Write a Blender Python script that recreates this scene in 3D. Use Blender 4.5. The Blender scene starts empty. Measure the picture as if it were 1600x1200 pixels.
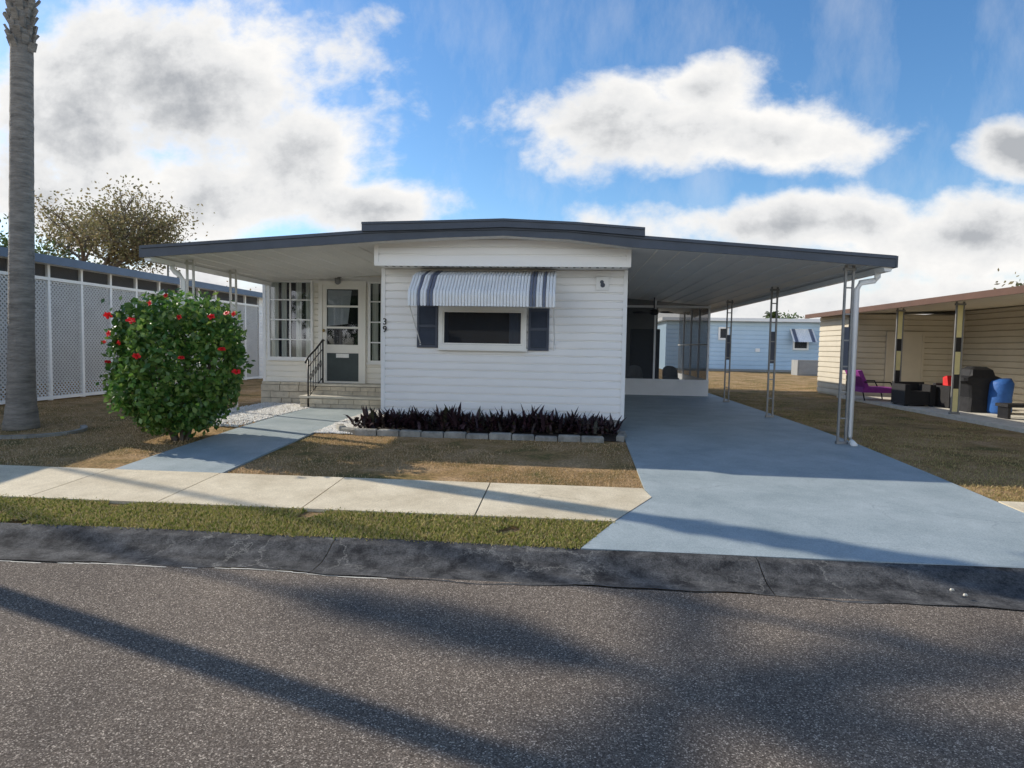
import bpy, math, random
import numpy as np
from mathutils import Vector, Matrix
random.seed(7); rng=np.random.default_rng(7)
S=bpy.context.scene; C=S.collection
R=math.radians
# ------------------------------------------------------------------ camera
H=1.25; FPX=1000.0
yaw=R(5); pit=R(3.43); rol=R(1.0)
Fv=Vector((-math.sin(yaw)*math.cos(pit), math.cos(yaw)*math.cos(pit), -math.sin(pit)))
R0=Vector((math.cos(yaw), math.sin(yaw),0)); U0=R0.cross(Fv)
Rv=R0*math.cos(rol)+U0*math.sin(rol); Uv=U0*math.cos(rol)-R0*math.sin(rol)
CAM=Vector((0,0,H))
def ray(px,py): return Fv+Rv*((px-800)/FPX)+Uv*(-(py-600)/FPX)
def PY(px,py,Y):
    d=ray(px,py); return CAM+d*(Y/d.y)
def PX(px,py,X):
    d=ray(px,py); return CAM+d*(X/d.x)
def rect(px0,py0,px1,py1,Y):
    mx=(px0+px1)/2; my=(py0+py1)/2
    return PY(px0,my,Y).x, PY(px1,my,Y).x, PY(mx,py1,Y).z, PY(mx,py0,Y).z
cd=bpy.data.cameras.new('camera'); co=bpy.data.objects.new('camera',cd); C.objects.link(co)
m=Matrix.Identity(4)
for i in range(3):
    m[i][0]=Rv[i]; m[i][1]=Uv[i]; m[i][2]=-Fv[i]; m[i][3]=CAM[i]
co.matrix_world=m
cd.sensor_width=36; cd.lens=36*FPX/1600; cd.clip_end=3000; cd.clip_start=.05
S.camera=co
S.view_settings.view_transform='Standard'; S.view_settings.look='None'; S.view_settings.exposure=0
# ------------------------------------------------------------------ materials
def newmat(name):
    m=bpy.data.materials.new(name); m.use_nodes=True
    nt=m.node_tree; b=nt.nodes['Principled BSDF']; return m,nt,b
def N(nt,t,**k):
    n=nt.nodes.new(t)
    for a,v in k.items(): setattr(n,a,v)
    return n
def mat(name,col,rough=.6,var=.12,scale=4,bump=0,bscale=60,metal=0,col2=None,detail=5,stretch=None,spec=.4):
    m,nt,b=newmat(name); L=nt.links.new
    tc=N(nt,'ShaderNodeTexCoord'); src=tc.outputs['Object']
    if stretch:
        mp=N(nt,'ShaderNodeMapping'); mp.inputs['Scale'].default_value=stretch; L(src,mp.inputs[0]); src=mp.outputs[0]
    n=N(nt,'ShaderNodeTexNoise'); n.inputs['Scale'].default_value=scale; n.inputs['Detail'].default_value=detail; n.inputs['Roughness'].default_value=.65; L(src,n.inputs['Vector'])
    r=N(nt,'ShaderNodeValToRGB'); r.color_ramp.elements[0].position=.3; r.color_ramp.elements[1].position=.7
    c2=col2 or tuple(min(1,c*(1+var)) for c in col); c1=col if col2 else tuple(c*(1-var) for c in col)
    r.color_ramp.elements[0].color=(*c1,1); r.color_ramp.elements[1].color=(*c2,1)
    L(n.outputs['Fac'],r.inputs[0]); L(r.outputs[0],b.inputs['Base Color'])
    b.inputs['Roughness'].default_value=rough; b.inputs['Metallic'].default_value=metal; b.inputs['Specular IOR Level'].default_value=spec
    if bump:
        n2=N(nt,'ShaderNodeTexNoise'); n2.inputs['Scale'].default_value=bscale; n2.inputs['Detail'].default_value=4; L(src,n2.inputs['Vector'])
        bp=N(nt,'ShaderNodeBump'); bp.inputs['Strength'].default_value=bump; bp.inputs['Distance'].default_value=.02
        L(n2.outputs['Fac'],bp.inputs['Height']); L(bp.outputs[0],b.inputs['Normal'])
    return m
def island(name,cols,rough=.5,transl=0.0,spec=.3):
    m,nt,b=newmat(name); L=nt.links.new
    g=N(nt,'ShaderNodeNewGeometry'); r=N(nt,'ShaderNodeValToRGB'); cr=r.color_ramp
    while len(cr.elements)<len(cols): cr.elements.new(.5)
    for i,c in enumerate(cols):
        cr.elements[i].position=i/(len(cols)-1); cr.elements[i].color=(*c,1)
    L(g.outputs['Random Per Island'],r.inputs[0]); L(r.outputs[0],b.inputs['Base Color']); b.inputs['Roughness'].default_value=rough
    b.inputs['Specular IOR Level'].default_value=spec
    if transl:
        t=N(nt,'ShaderNodeBsdfTranslucent'); L(r.outputs[0],t.inputs[0]); mx=N(nt,'ShaderNodeMixShader'); mx.inputs[0].default_value=transl
        out=nt.nodes['Material Output']; L(b.outputs[0],mx.inputs[1]); L(t.outputs[0],mx.inputs[2]); L(mx.outputs[0],out.inputs[0])
    return m
def glassmat(name,fac,tint=(.8,.85,.88)):
    m,nt,b=newmat(name); L=nt.links.new; out=nt.nodes['Material Output']
    t=N(nt,'ShaderNodeBsdfTransparent'); t.inputs[0].default_value=(*tint,1)
    g=N(nt,'ShaderNodeBsdfGlossy'); g.inputs['Roughness'].default_value=.03; g.inputs[0].default_value=(.9,.93,1,1)
    mx=N(nt,'ShaderNodeMixShader'); mx.inputs[0].default_value=fac; L(t.outputs[0],mx.inputs[1]); L(g.outputs[0],mx.inputs[2]); L(mx.outputs[0],out.inputs[0]); return m
def screenmat(name,fac,col):
    m,nt,b=newmat(name); L=nt.links.new; out=nt.nodes['Material Output']
    b.inputs['Base Color'].default_value=(*col,1); b.inputs['Roughness'].default_value=.8
    t=N(nt,'ShaderNodeBsdfTransparent'); mx=N(nt,'ShaderNodeMixShader'); mx.inputs[0].default_value=fac
    L(t.outputs[0],mx.inputs[1]); L(b.outputs[0],mx.inputs[2]); L(mx.outputs[0],out.inputs[0]); return m
M={}
M['siding']=mat('white_siding',(.89,.88,.86),.42,.025,1.6,stretch=(1,1,3))
M['white']=mat('white_paint',(.84,.84,.825),.4,.04,3)
M['lattice']=mat('lattice_white',(.58,.585,.58),.5,.10,3)
M['ceil']=mat('carport_ceiling',(.74,.725,.69),.5,.05,1.2)
M['cream']=mat('cream_siding',(.87,.84,.76),.5,.04,2)
M['slate']=mat('slate_paint',(.06,.075,.10),.45,.15,3)
M['slate2']=mat('slate_shutter',(.06,.072,.10),.5,.12,8)
M['kick']=mat('door_panel_paint',(.055,.072,.075),.5,.12,8)
M['steel']=mat('galvanised',(.24,.24,.235),.5,.15,8,metal=.3)
M['palepost']=mat('pale_post_paint',(.60,.59,.56),.5,.12,8)
M['black']=mat('black_iron',(.012,.012,.014),.45,.2,9)
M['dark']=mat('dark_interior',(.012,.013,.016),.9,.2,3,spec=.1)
M['glass']=glassmat('window_glass',.07)
M['screen']=screenmat('insect_screen',.60,(.06,.068,.075))
M['screend']=screenmat('dark_screen',.72,(.05,.053,.06))
M['curtain']=mat('curtain',(.62,.60,.53),.9,.3,3,stretch=(14,14,.3))
M['block']=mat('tan_block',(.60,.54,.43),.85,.22,5,bump=.5,bscale=30)
M['mortar']=mat('mortar',(.28,.26,.23),.9,.1,9)
M['conc']=mat('step_concrete',(.62,.58,.49),.85,.15,6,bump=.3)
M['edge']=mat('edging_block',(.27,.26,.23),.9,.4,7,bump=.6,bscale=40)
M['soil']=mat('mulch',(.04,.028,.02),.95,.5,30,bump=1,bscale=60)
M['stripe']=mat('awning_stripe',(.15,.17,.23),.4,.1,6)
M['awn']=mat('awning_white',(.87,.87,.86),.35,.04,5)
M['trunk']=mat('palm_trunk',(.25,.225,.195),.9,.4,4,bump=1,bscale=14,stretch=(1,1,5))
M['bark']=mat('bark',(.15,.12,.095),.9,.3,8,bump=.5)
M['blue']=mat('blue_siding',(.46,.62,.77),.5,.05,1)
M['bluefascia']=mat('blue_fascia',(.10,.145,.21),.5,.15,2)
M['tan']=mat('tan_siding',(.55,.50,.40),.55,.06,2)
M['brown']=mat('brown_fascia',(.11,.055,.035),.5,.15,2)
M['yellow']=mat('cream_insert',(.76,.66,.32),.5,.08,5)
M['purple']=mat('purple_fabric',(.26,.04,.25),.8,.15,10)
M['red']=mat('red_cushion',(.62,.03,.03),.8,.15,8)
M['bluep']=mat('blue_cover',(.03,.12,.38),.6,.2,5,bump=.4,bscale=12)
M['wicker']=mat('black_wicker',(.02,.019,.02),.6,.3,60,bump=.8,bscale=120)
M['cover']=mat('black_cover',(.014,.014,.016),.6,.2,4,bump=.6,bscale=8)
M['acgrey']=mat('ac_grey',(.28,.28,.27),.6,.1,5)
M['num']=mat('number_black',(.02,.02,.02),.5,0,1)
M['door']=mat('door_white',(.86,.84,.78),.45,.04,2)
M['greych']=mat('chair_grey',(.36,.37,.38),.6,.1,5)
M['doorb']=mat('door_dark_blue',(.035,.045,.065),.5,.1,3)
M['brass']=mat('brass',(.45,.33,.14),.35,.1,5,metal=.8)
# ------------------------------------------------------------------ geometry helper
ORG={}
class MB:
    def __init__(s): s.v=[]; s.f=[]
    def add(s,vs,fs):
        o=len(s.v); s.v+= [tuple(v) for v in vs]; s.f+=[tuple(i+o for i in f) for f in fs]; return s
    def quadY(s,x0,x1,y,z0,z1): return s.add([(x0,y,z0),(x1,y,z0),(x1,y,z1),(x0,y,z1)],[(0,1,2,3)])
    def box(s,x0,x1,y0,y1,z0,z1):
        return s.add([(x0,y0,z0),(x1,y0,z0),(x1,y1,z0),(x0,y1,z0),(x0,y0,z1),(x1,y0,z1),(x1,y1,z1),(x0,y1,z1)],
          [(0,3,2,1),(4,5,6,7),(0,1,5,4),(1,2,6,5),(2,3,7,6),(3,0,4,7)])
    def bar(s,a,b,w,h=None):
        a=Vector(a);b=Vector(b);h=h or w;d=(b-a).normalized(); up=Vector((0,0,1)) if abs(d.z)<.95 else Vector((0,1,0))
        x=d.cross(up).normalized()*w/2; y=d.cross(x).normalized()*h/2
        return s.add([a-x-y,a+x-y,a+x+y,a-x+y,b-x-y,b+x-y,b+x+y,b-x+y],[(0,3,2,1),(4,5,6,7),(0,1,5,4),(1,2,6,5),(2,3,7,6),(3,0,4,7)])
    def tube(s,pts,rs,n=10,cap=True):
        pts=[Vector(p) for p in pts]
        if not hasattr(rs,'__len__'): rs=[rs]*len(pts)
        vs=[];fs=[]
        for i,p in enumerate(pts):
            d=(pts[min(i+1,len(pts)-1)]-pts[max(i-1,0)]).normalized()
            up=Vector((0,0,1)) if abs(d.z)<.9 else Vector((0,1,0))
            x=d.cross(up).normalized(); y=d.cross(x).normalized()
            for k in range(n):
                a=2*math.pi*k/n; vs.append(p+(x*math.cos(a)+y*math.sin(a))*rs[i])
        for i in range(len(pts)-1):
            for k in range(n): fs.append((i*n+k,i*n+(k+1)%n,(i+1)*n+(k+1)%n,(i+1)*n+k))
        if cap: fs.append(tuple(range(n))[::-1]); fs.append(tuple((len(pts)-1)*n+k for k in range(n)))
        return s.add(vs,fs)
    def extY(s,poly,y0,y1):
        n=len(poly); vs=[(x,y0,z) for x,z in poly]+[(x,y1,z) for x,z in poly]
        fs=[tuple(range(n)),tuple(range(2*n-1,n-1,-1))]+[(i,i+n,(i+1)%n+n,(i+1)%n) for i in range(n)]
        return s.add(vs,fs)
    def extX(s,poly,x0,x1):
        n=len(poly); vs=[(x0,y,z) for y,z in poly]+[(x1,y,z) for y,z in poly]
        fs=[tuple(range(n)),tuple(range(2*n-1,n-1,-1))]+[(i,i+n,(i+1)%n+n,(i+1)%n) for i in range(n)]
        return s.add(vs,fs)
    def frame(s,x0,x1,z0,z1,w,y0,y1):
        s.box(x0,x1,y0,y1,z1-w,z1); s.box(x0,x1,y0,y1,z0,z0+w); s.box(x0,x0+w,y0,y1,z0+w,z1-w); s.box(x1-w,x1,y0,y1,z0+w,z1-w); return s
    def lap(s,x0,x1,z0,z1,Y,h=.115,p=.022):
        z=z0
        while z<z1-.001:
            t=min(z+h,z1)-z; pr=[(0,0),(p,0),(p*.92,t*.76),(.003,t*.86),(.003,t)]
            s.add([(x0,Y-a,z+b) for a,b in pr]+[(x1,Y-a,z+b) for a,b in pr],[(i,i+5,i+6,i+1) for i in range(4)]); z+=h
        return s
    def lapX(s,y0,y1,z0,z1,X,h=.115,p=.022,sg=-1):
        z=z0
        while z<z1-.001:
            t=min(z+h,z1)-z; pr=[(0,0),(p,0),(p*.92,t*.76),(.003,t*.86),(.003,t)]
            s.add([(X+sg*a,y0,z+b) for a,b in pr]+[(X+sg*a,y1,z+b) for a,b in pr],[(i,i+5,i+6,i+1) for i in range(4)]); z+=h
        return s
    def build(s,name,m,parent=None,smooth=False):
        org=ORG.get(parent.name,Vector((0,0,0))) if parent else Vector((0,0,0))
        me=bpy.data.meshes.new(name); me.from_pydata([(v[0]-org[0],v[1]-org[1],v[2]-org[2]) for v in s.v],[],s.f); me.materials.append(m)
        if smooth:
            for p in me.polygons: p.use_smooth=True
        o=bpy.data.objects.new(name,me); C.objects.link(o)
        if parent: o.parent=parent
        ORG[o.name]=org
        return o
def tag(o,label=None,cat=None,group=None,kind=None):
    if label:o['label']=label
    if cat:o['category']=cat
    if group:o['group']=group
    if kind:o['kind']=kind
    return o
def thing(name,loc,label,cat,group=None):
    o=bpy.data.objects.new(name,None); C.objects.link(o); o.location=loc; o.empty_display_size=.2; ORG[o.name]=Vector(loc); return tag(o,label,cat,group)
def npmesh(name,verts,faces,m,parent=None,loc=None):
    me=bpy.data.meshes.new(name); org=ORG.get(parent.name,Vector((0,0,0))) if parent else Vector((0,0,0))
    verts=np.asarray(verts,dtype=np.float32)-np.array(org,dtype=np.float32)
    nf,k=faces.shape
    me.vertices.add(len(verts)); me.vertices.foreach_set('co',verts.ravel())
    me.loops.add(nf*k); me.loops.foreach_set('vertex_index',faces.astype(np.int32).ravel())
    me.polygons.add(nf); me.polygons.foreach_set('loop_start',np.arange(0,nf*k,k,dtype=np.int32)); 
    me.update(calc_edges=True); me.validate(); me.materials.append(m)
    o=bpy.data.objects.new(name,me); C.objects.link(o)
    if parent:o.parent=parent
    ORG[o.name]=org
    return o
# ------------------------------------------------------------------ ground profile
PR=[(-40,-.45),(-10,-.35),(-3,-.30),(.5,-.235),(2.4,-.26),(4.1,-.30),(4.58,-.22),(5.16,-.17),(6.2,-.12),(7.2,-.08),(9,-.02),(10.5,0),(900,0)]
def gz(y):
    for (a,za),(b,zb) in zip(PR,PR[1:]):
        if a<=y<=b: return za+(zb-za)*(y-a)/(b-a)
    return 0
YS=[p[0] for p in PR]
def sheet(name,rows,off,m,thick=0):
    ys=sorted(set([r[0] for r in rows]+[y for y in YS if rows[0][0]<y<rows[-1][0]]))
    mb=MB(); vs=[]
    def xs(y):
        for a,b in zip(rows,rows[1:]):
            if a[0]<=y<=b[0]:
                t=(y-a[0])/(b[0]-a[0]) if b[0]>a[0] else 0
                return a[1]+(b[1]-a[1])*t,a[2]+(b[2]-a[2])*t
    for y in ys:
        x0,x1=xs(y); z=gz(y)+off; vs+=[(x0,y,z),(x1,y,z)]
    fs=[(2*i,2*i+1,2*i+3,2*i+2) for i in range(len(ys)-1)]
    n=len(vs)
    if thick:
        vs+= [(x,y,z-thick) for x,y,z in vs]
        fs+=[(2*i,2*i+2,n+2*i+2,n+2*i) for i in range(len(ys)-1)]+[(2*i+3,2*i+1,n+2*i+1,n+2*i+3) for i in range(len(ys)-1)]
        fs+=[(1,0,n,n+1),(n-2,n-1,2*n-1,2*n-2)]
    mb.add(vs,fs); return mb
def lawnmat():
    m,nt,b=newmat('dry_lawn'); L=nt.links.new
    tc=N(nt,'ShaderNodeTexCoord')
    n=N(nt,'ShaderNodeTexNoise'); n.inputs['Scale'].default_value=1.3; n.inputs['Detail'].default_value=7; n.inputs['Roughness'].default_value=.72
    n2=N(nt,'ShaderNodeTexNoise'); n2.inputs['Scale'].default_value=38; n2.inputs['Detail'].default_value=5; n2.inputs['Roughness'].default_value=.8
    for q in (n,n2): L(tc.outputs['Object'],q.inputs['Vector'])
    r=N(nt,'ShaderNodeValToRGB'); cr=r.color_ramp; cr.elements[0].position=.36; cr.elements[0].color=(.19,.17,.07,1); cr.elements[1].position=.62; cr.elements[1].color=(.56,.39,.23,1)
    k=cr.elements.new(.48); k.color=(.40,.27,.13,1)
    L(n.outputs['Fac'],r.inputs[0])
    r2=N(nt,'ShaderNodeValToRGB'); r2.color_ramp.elements[0].position=.32; r2.color_ramp.elements[0].color=(.32,.32,.32,1); r2.color_ramp.elements[1].position=.68; r2.color_ramp.elements[1].color=(1.35,1.28,1.15,1)
    L(n2.outputs['Fac'],r2.inputs[0])
    mx=N(nt,'ShaderNodeMix',data_type='RGBA',blend_type='MULTIPLY'); mx.inputs[0].default_value=1; L(r.outputs[0],mx.inputs[6]); L(r2.outputs[0],mx.inputs[7]); L(mx.outputs[2],b.inputs['Base Color'])
    b.inputs['Roughness'].default_value=.95; b.inputs['Specular IOR Level'].default_value=.1
    bp=N(nt,'ShaderNodeBump'); bp.inputs['Strength'].default_value=.8; bp.inputs['Distance'].default_value=.03; L(n2.outputs['Fac'],bp.inputs['Height']); L(bp.outputs[0],b.inputs['Normal'])
    return m
def asphalt():
    m,nt,b=newmat('asphalt'); L=nt.links.new; tc=N(nt,'ShaderNodeTexCoord')
    v=N(nt,'ShaderNodeTexVoronoi'); v.inputs['Scale'].default_value=200
    n=N(nt,'ShaderNodeTexNoise'); n.inputs['Scale'].default_value=.9; n.inputs['Detail'].default_value=6; n.inputs['Roughness'].default_value=.6
    n2=N(nt,'ShaderNodeTexNoise'); n2.inputs['Scale'].default_value=75; n2.inputs['Detail'].default_value=5; n2.inputs['Roughness'].default_value=.85
    for q in (v,n,n2): L(tc.outputs['Object'],q.inputs['Vector'])
    sep=N(nt,'ShaderNodeSeparateColor'); L(v.outputs['Color'],sep.inputs[0])
    r=N(nt,'ShaderNodeValToRGB'); cr=r.color_ramp; cr.elements[0].position=.0; cr.elements[0].color=(.095,.078,.064,1); cr.elements[1].position=1; cr.elements[1].color=(.66,.58,.48,1)
    e=cr.elements.new(.6); e.color=(.175,.147,.122,1); e=cr.elements.new(.88); e.color=(.275,.235,.197,1)
    L(sep.outputs[0],r.inputs[0])
    r3=N(nt,'ShaderNodeValToRGB'); r3.color_ramp.elements[0].position=.35; r3.color_ramp.elements[0].color=(.62,.62,.62,1); r3.color_ramp.elements[1].position=.68; r3.color_ramp.elements[1].color=(1.36,1.33,1.3,1); L(n2.outputs['Fac'],r3.inputs[0])
    r2=N(nt,'ShaderNodeValToRGB'); r2.color_ramp.elements[0].position=.3; r2.color_ramp.elements[0].color=(.74,.74,.75,1); r2.color_ramp.elements[1].position=.7; r2.color_ramp.elements[1].color=(1.14,1.12,1.08,1); L(n.outputs['Fac'],r2.inputs[0])
    a=N(nt,'ShaderNodeMix',data_type='RGBA',blend_type='MULTIPLY'); a.inputs[0].default_value=1; L(r.outputs[0],a.inputs[6]); L(r3.outputs[0],a.inputs[7])
    c=N(nt,'ShaderNodeMix',data_type='RGBA',blend_type='MULTIPLY'); c.inputs[0].default_value=1; L(a.outputs[2],c.inputs[6]); L(r2.outputs[0],c.inputs[7]); L(c.outputs[2],b.inputs['Base Color'])
    b.inputs['Roughness'].default_value=.95; b.inputs['Specular IOR Level'].default_value=.1
    bp=N(nt,'ShaderNodeBump'); bp.inputs['Strength'].default_value=.8; bp.inputs['Distance'].default_value=.005; L(n2.outputs['Fac'],bp.inputs['Height']); L(bp.outputs[0],b.inputs['Normal'])
    return m
def crackmat(name,c1,c2,crack,cscale,cw,rough,scale=2.2,bump=.25,amt=1.0,spec=.3,lo=.5,hi=.6,fine=.82):
    m,nt,b=newmat(name); L=nt.links.new; tc=N(nt,'ShaderNodeTexCoord')
    n=N(nt,'ShaderNodeTexNoise'); n.inputs['Scale'].default_value=scale; n.inputs['Detail'].default_value=8; n.inputs['Roughness'].default_value=.7; L(tc.outputs['Object'],n.inputs['Vector'])
    nf=N(nt,'ShaderNodeTexNoise'); nf.inputs['Scale'].default_value=90; nf.inputs['Detail'].default_value=3; L(tc.outputs['Object'],nf.inputs['Vector'])
    w=N(nt,'ShaderNodeVectorMath',operation='MULTIPLY_ADD'); w.inputs[1].default_value=(.35,.35,.35); L(n.outputs['Color'],w.inputs[0]); L(tc.outputs['Object'],w.inputs[2])
    v=N(nt,'ShaderNodeTexVoronoi',feature='DISTANCE_TO_EDGE'); v.inputs['Scale'].default_value=cscale; L(w.outputs[0],v.inputs['Vector'])
    lt=N(nt,'ShaderNodeMapRange'); lt.inputs[1].default_value=0; lt.inputs[2].default_value=cw; lt.inputs[3].default_value=amt; lt.inputs[4].default_value=0; L(v.outputs['Distance'],lt.inputs[0])
    n3=N(nt,'ShaderNodeTexNoise'); n3.inputs['Scale'].default_value=.8; n3.inputs['Detail'].default_value=5; L(tc.outputs['Object'],n3.inputs['Vector'])
    gt=N(nt,'ShaderNodeMapRange'); gt.inputs[1].default_value=lo; gt.inputs[2].default_value=hi; L(n3.outputs['Fac'],gt.inputs[0])
    mu=N(nt,'ShaderNodeMath',operation='MULTIPLY'); L(lt.outputs[0],mu.inputs[0]); L(gt.outputs[0],mu.inputs[1])
    r=N(nt,'ShaderNodeValToRGB'); r.color_ramp.elements[0].position=.36; r.color_ramp.elements[1].position=.64; r.color_ramp.elements[0].color=(*c1,1); r.color_ramp.elements[1].color=(*c2,1); L(n.outputs['Fac'],r.inputs[0])
    r2=N(nt,'ShaderNodeMapRange'); r2.inputs[1].default_value=.3; r2.inputs[2].default_value=.7; r2.inputs[3].default_value=fine; r2.inputs[4].default_value=2-fine-.04; L(nf.outputs['Fac'],r2.inputs[0])
    mm=N(nt,'ShaderNodeMix',data_type='RGBA',blend_type='MULTIPLY'); mm.inputs[0].default_value=1; L(r.outputs[0],mm.inputs[6]); L(r2.outputs[0],mm.inputs[7])
    mx=N(nt,'ShaderNodeMix',data_type='RGBA'); L(mu.outputs[0],mx.inputs[0]); L(mm.outputs[2],mx.inputs[6]); mx.inputs[7].default_value=(*crack,1); L(mx.outputs[2],b.inputs['Base Color'])
    b.inputs['Roughness'].default_value=rough; b.inputs['Specular IOR Level'].default_value=spec
    bp=N(nt,'ShaderNodeBump'); bp.inputs['Strength'].default_value=bump; bp.inputs['Distance'].default_value=.006; L(nf.outputs['Fac'],bp.inputs['Height']); L(bp.outputs[0],b.inputs['Normal'])
    return m
M['lawn']=lawnmat(); M['asphalt']=asphalt()
M['walk']=crackmat('sidewalk_concrete',(.54,.455,.315),(.72,.625,.455),(.20,.17,.12),.5,.005,.85)
M['drive']=crackmat('driveway_paint',(.275,.325,.335),(.375,.425,.435),(.19,.22,.23),.7,.006,.6,scale=1.6,amt=.6,spec=.25)
M['gutter']=crackmat('tar_gutter',(.028,.028,.029),(.125,.122,.118),(.27,.26,.235),1.8,.013,.9,scale=6,spec=.12,bump=.9,lo=.43,hi=.55,amt=.8,fine=.6)
# ground
g=sheet('ground',[(-40,-300,300),(900,-900,900)],-.008,M['lawn']); 
g.v=[(x,y,z-(.06 if y<4.9 else 0)) for x,y,z in g.v]
tag(g.build('ground',M['lawn']),kind='structure')
tag(sheet('road',[(-6,-80,80),(4.1,-80,80)],0,M['asphalt']).build('road',M['asphalt']),kind='structure')
mb=MB(); gp=[(4.08,-.297),(4.14,-.305),(4.30,-.300),(4.42,-.265),(4.50,-.225),(4.60,-.208)]
xs=list(np.arange(-60,60.1,3.05)); 
for a,b in zip(xs,xs[1:]):
    a+=.35; b+=.344
    K=[a+(b-a)*k/24 for k in range(25)]; n=len(gp)
    vs=[]
    for xx in K:
        for j,(y,z) in enumerate(gp):
            jy=(.03*math.sin(xx*2.1)+.018*math.sin(xx*5.7+1)+.012*math.sin(xx*13.1))*.9-.01 if j==0 else 0
            vs.append((xx,y+jy,z+(.004 if j==0 else 0)+.004*math.sin(xx*3+j)))
    mb.add(vs,[(i*n+j,(i+1)*n+j,(i+1)*n+j+1,i*n+j+1) for i in range(24) for j in range(n-1)])
tag(mb.build('kerb_gutter',M['gutter']),kind='structure')
mb2=MB()
for i in range(70):
    a=-6+i*.11
    if a>-1.2 or random.random()<.12: continue
    yb=4.055+(.03*math.sin(a*2.1)+.018*math.sin(a*5.7+1))*.9; w=random.uniform(.003,.009)
    mb2.add([(a,yb-w,gz(4.05)+.003),(a+.11,yb-random.uniform(.003,.008),gz(4.05)+.003),(a+.11,yb+.010,gz(4.07)+.003),(a,yb+.010,gz(4.07)+.003)],[(0,1,2,3)])
tag(mb2.build('kerb_joint',M['conc']),kind='structure')
# sidewalk slabs
mb=MB(); js=[-30,-24,-18,-12,-9.3,-7.8,-6.25,-4.72,-3.52,-2.22,-.74]
def slab(a,b,y0=5.16,y1=6.2):
    ya,yb=y0,y1; mb.add([(a+.006,ya,gz(ya)+.018),(b-.006,ya,gz(ya)+.018),(b-.006,yb,gz(yb)+.018),(a+.006,yb,gz(yb)+.018),
      (a+.006,ya,gz(ya)-.03),(b-.006,ya,gz(ya)-.03),(b-.006,yb,gz(yb)-.03),(a+.006,yb,gz(yb)-.03)],[(0,1,2,3),(4,5,1,0),(5,6,2,1),(6,7,3,2),(7,4,0,3)])
for a,b in zip(js,js[1:]): slab(a,b)
mb.add([(-.735,5.16,gz(5.16)+.018),(.40,5.16,gz(5.16)+.018),(.79,5.9,gz(5.9)+.018),(.74,6.2,gz(6.2)+.018),(-.735,6.2,gz(6.2)+.018),(-.735,5.16,-.2),(.40,5.16,-.2)],[(0,1,2,3,4),(5,6,1,0)])
for a in (3.97,5.5,7,8.5,10,14,20): slab(a,a+1.5 if a<10 else a+6)
tag(mb.build('sidewalk',M['walk']),kind='structure')
tag(sheet('driveway',[(4.585,.12,4.9),(5.16,.40,4.45),(5.9,.79,3.97),(6.2,.76,3.96),(8.8,.80,3.95),(24,.80,3.95)],.014,M['drive'],.05).build('driveway',M['drive']),kind='structure')
tag(sheet('walkway',[(6.2,-4.70,-3.52),(11.72,-4.85,-3.6)],.012,M['drive'],.05).build('walkway',M['drive']),kind='structure')
# ------------------------------------------------------------------ mobile home
F=8.75; G=9.15; B=9.6; D=12.6; YB=22.0
XL=-2.84; XR=.83; XP=-6.2
hm=thing('mobile_home',(-1,9.6,0),'white single storey mobile home with slate blue roof edge, striped window awning and open carport','house')
def pl(pts,Y): return [(PY(x,y,Y).x,PY(x,y,Y).z) for x,y in pts]
top=pl([(220,385),(400,373),(575,361),(690,357.5),(787,355.5),(890,359),(1008,370),(1200,385),(1400,401)],F)
bot=pl([(220,402),(400,390),(587,377),(690,371),(787,368),(890,374),(985,386),(1200,401),(1400,418)],F)
mb=MB(); rt=[(x,z-.01) for x,z in top]; rb=[(x,z+.02) for x,z in bot]
mb.extY(rt+rb[::-1],F+.03,YB)
roof=mb.build('roof',M['ceil'],hm)
def zb(x):
    for (a,za),(b,zb_) in zip(rb,rb[1:]):
        if a<=x<=b: return za+(zb_-za)*(x-a)/(b-a)
    return rb[-1][1]
mb=MB(); x=rb[0][0]+.3
while x<rb[-1][0]-.1:
    if x<XL-.05 or x>XR+.05: mb.add([(x-.02,F+.05,zb(x-.02)+.002),(x-.006,F+.05,zb(x)-.014),(x+.006,F+.05,zb(x)-.014),(x+.02,F+.05,zb(x+.02)+.002),
        (x-.02,YB-.1,zb(x-.02)+.002),(x-.006,YB-.1,zb(x)-.014),(x+.006,YB-.1,zb(x)-.014),(x+.02,YB-.1,zb(x+.02)+.002)],[(0,1,5,4),(1,2,6,5),(2,3,7,6)])
    x+=.305
tag(mb.build('ceiling_rib',M['ceil'],roof),kind='stuff')
mb=MB(); mb.extY(top+bot[::-1],F,F+.028)
mb.extY([(x,z+.012) for x,z in top]+[(x,z-.03) for x,z in top][::-1],F-.02,F-.001)
for (xe,zt,zb_,s) in ((top[0][0],top[0][1],bot[0][1],-1),(top[-1][0],top[-1][1],bot[-1][1],1)):
    mb.box(min(xe,xe+s*.03),max(xe,xe+s*.03),F,YB,zb_,zt+.01)
mb.build('fascia',M['slate'],hm)
ct=pl([(565,348),(680,345.5),(787,342.5),(900,348),(1008,356.5)],F-.06); cb=pl([(565,361),(680,358),(787,354.5),(900,359.5),(1008,369)],F-.06)
mb=MB(); mb.extY(ct+cb[::-1],F-.06,YB); mb.extY([(x,z+.01) for x,z in ct]+[(x,z-.02) for x,z in ct][::-1],F-.075,F-.061)
mb.build('roof_cap',M['slate'],hm)
for xe,zz,s in ((top[0][0]+.01,bot[0][1],1),(top[-1][0]-.01,bot[-1][1],-1)):
    mb=MB(); mb.extY([(xe,zz+.02),(xe+s*.12,zz+.02),(xe+s*.10,zz-.045),(xe+s*.02,zz-.045)],F+.04,YB-.1); mb.build('gutter',M['white'],hm)
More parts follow.
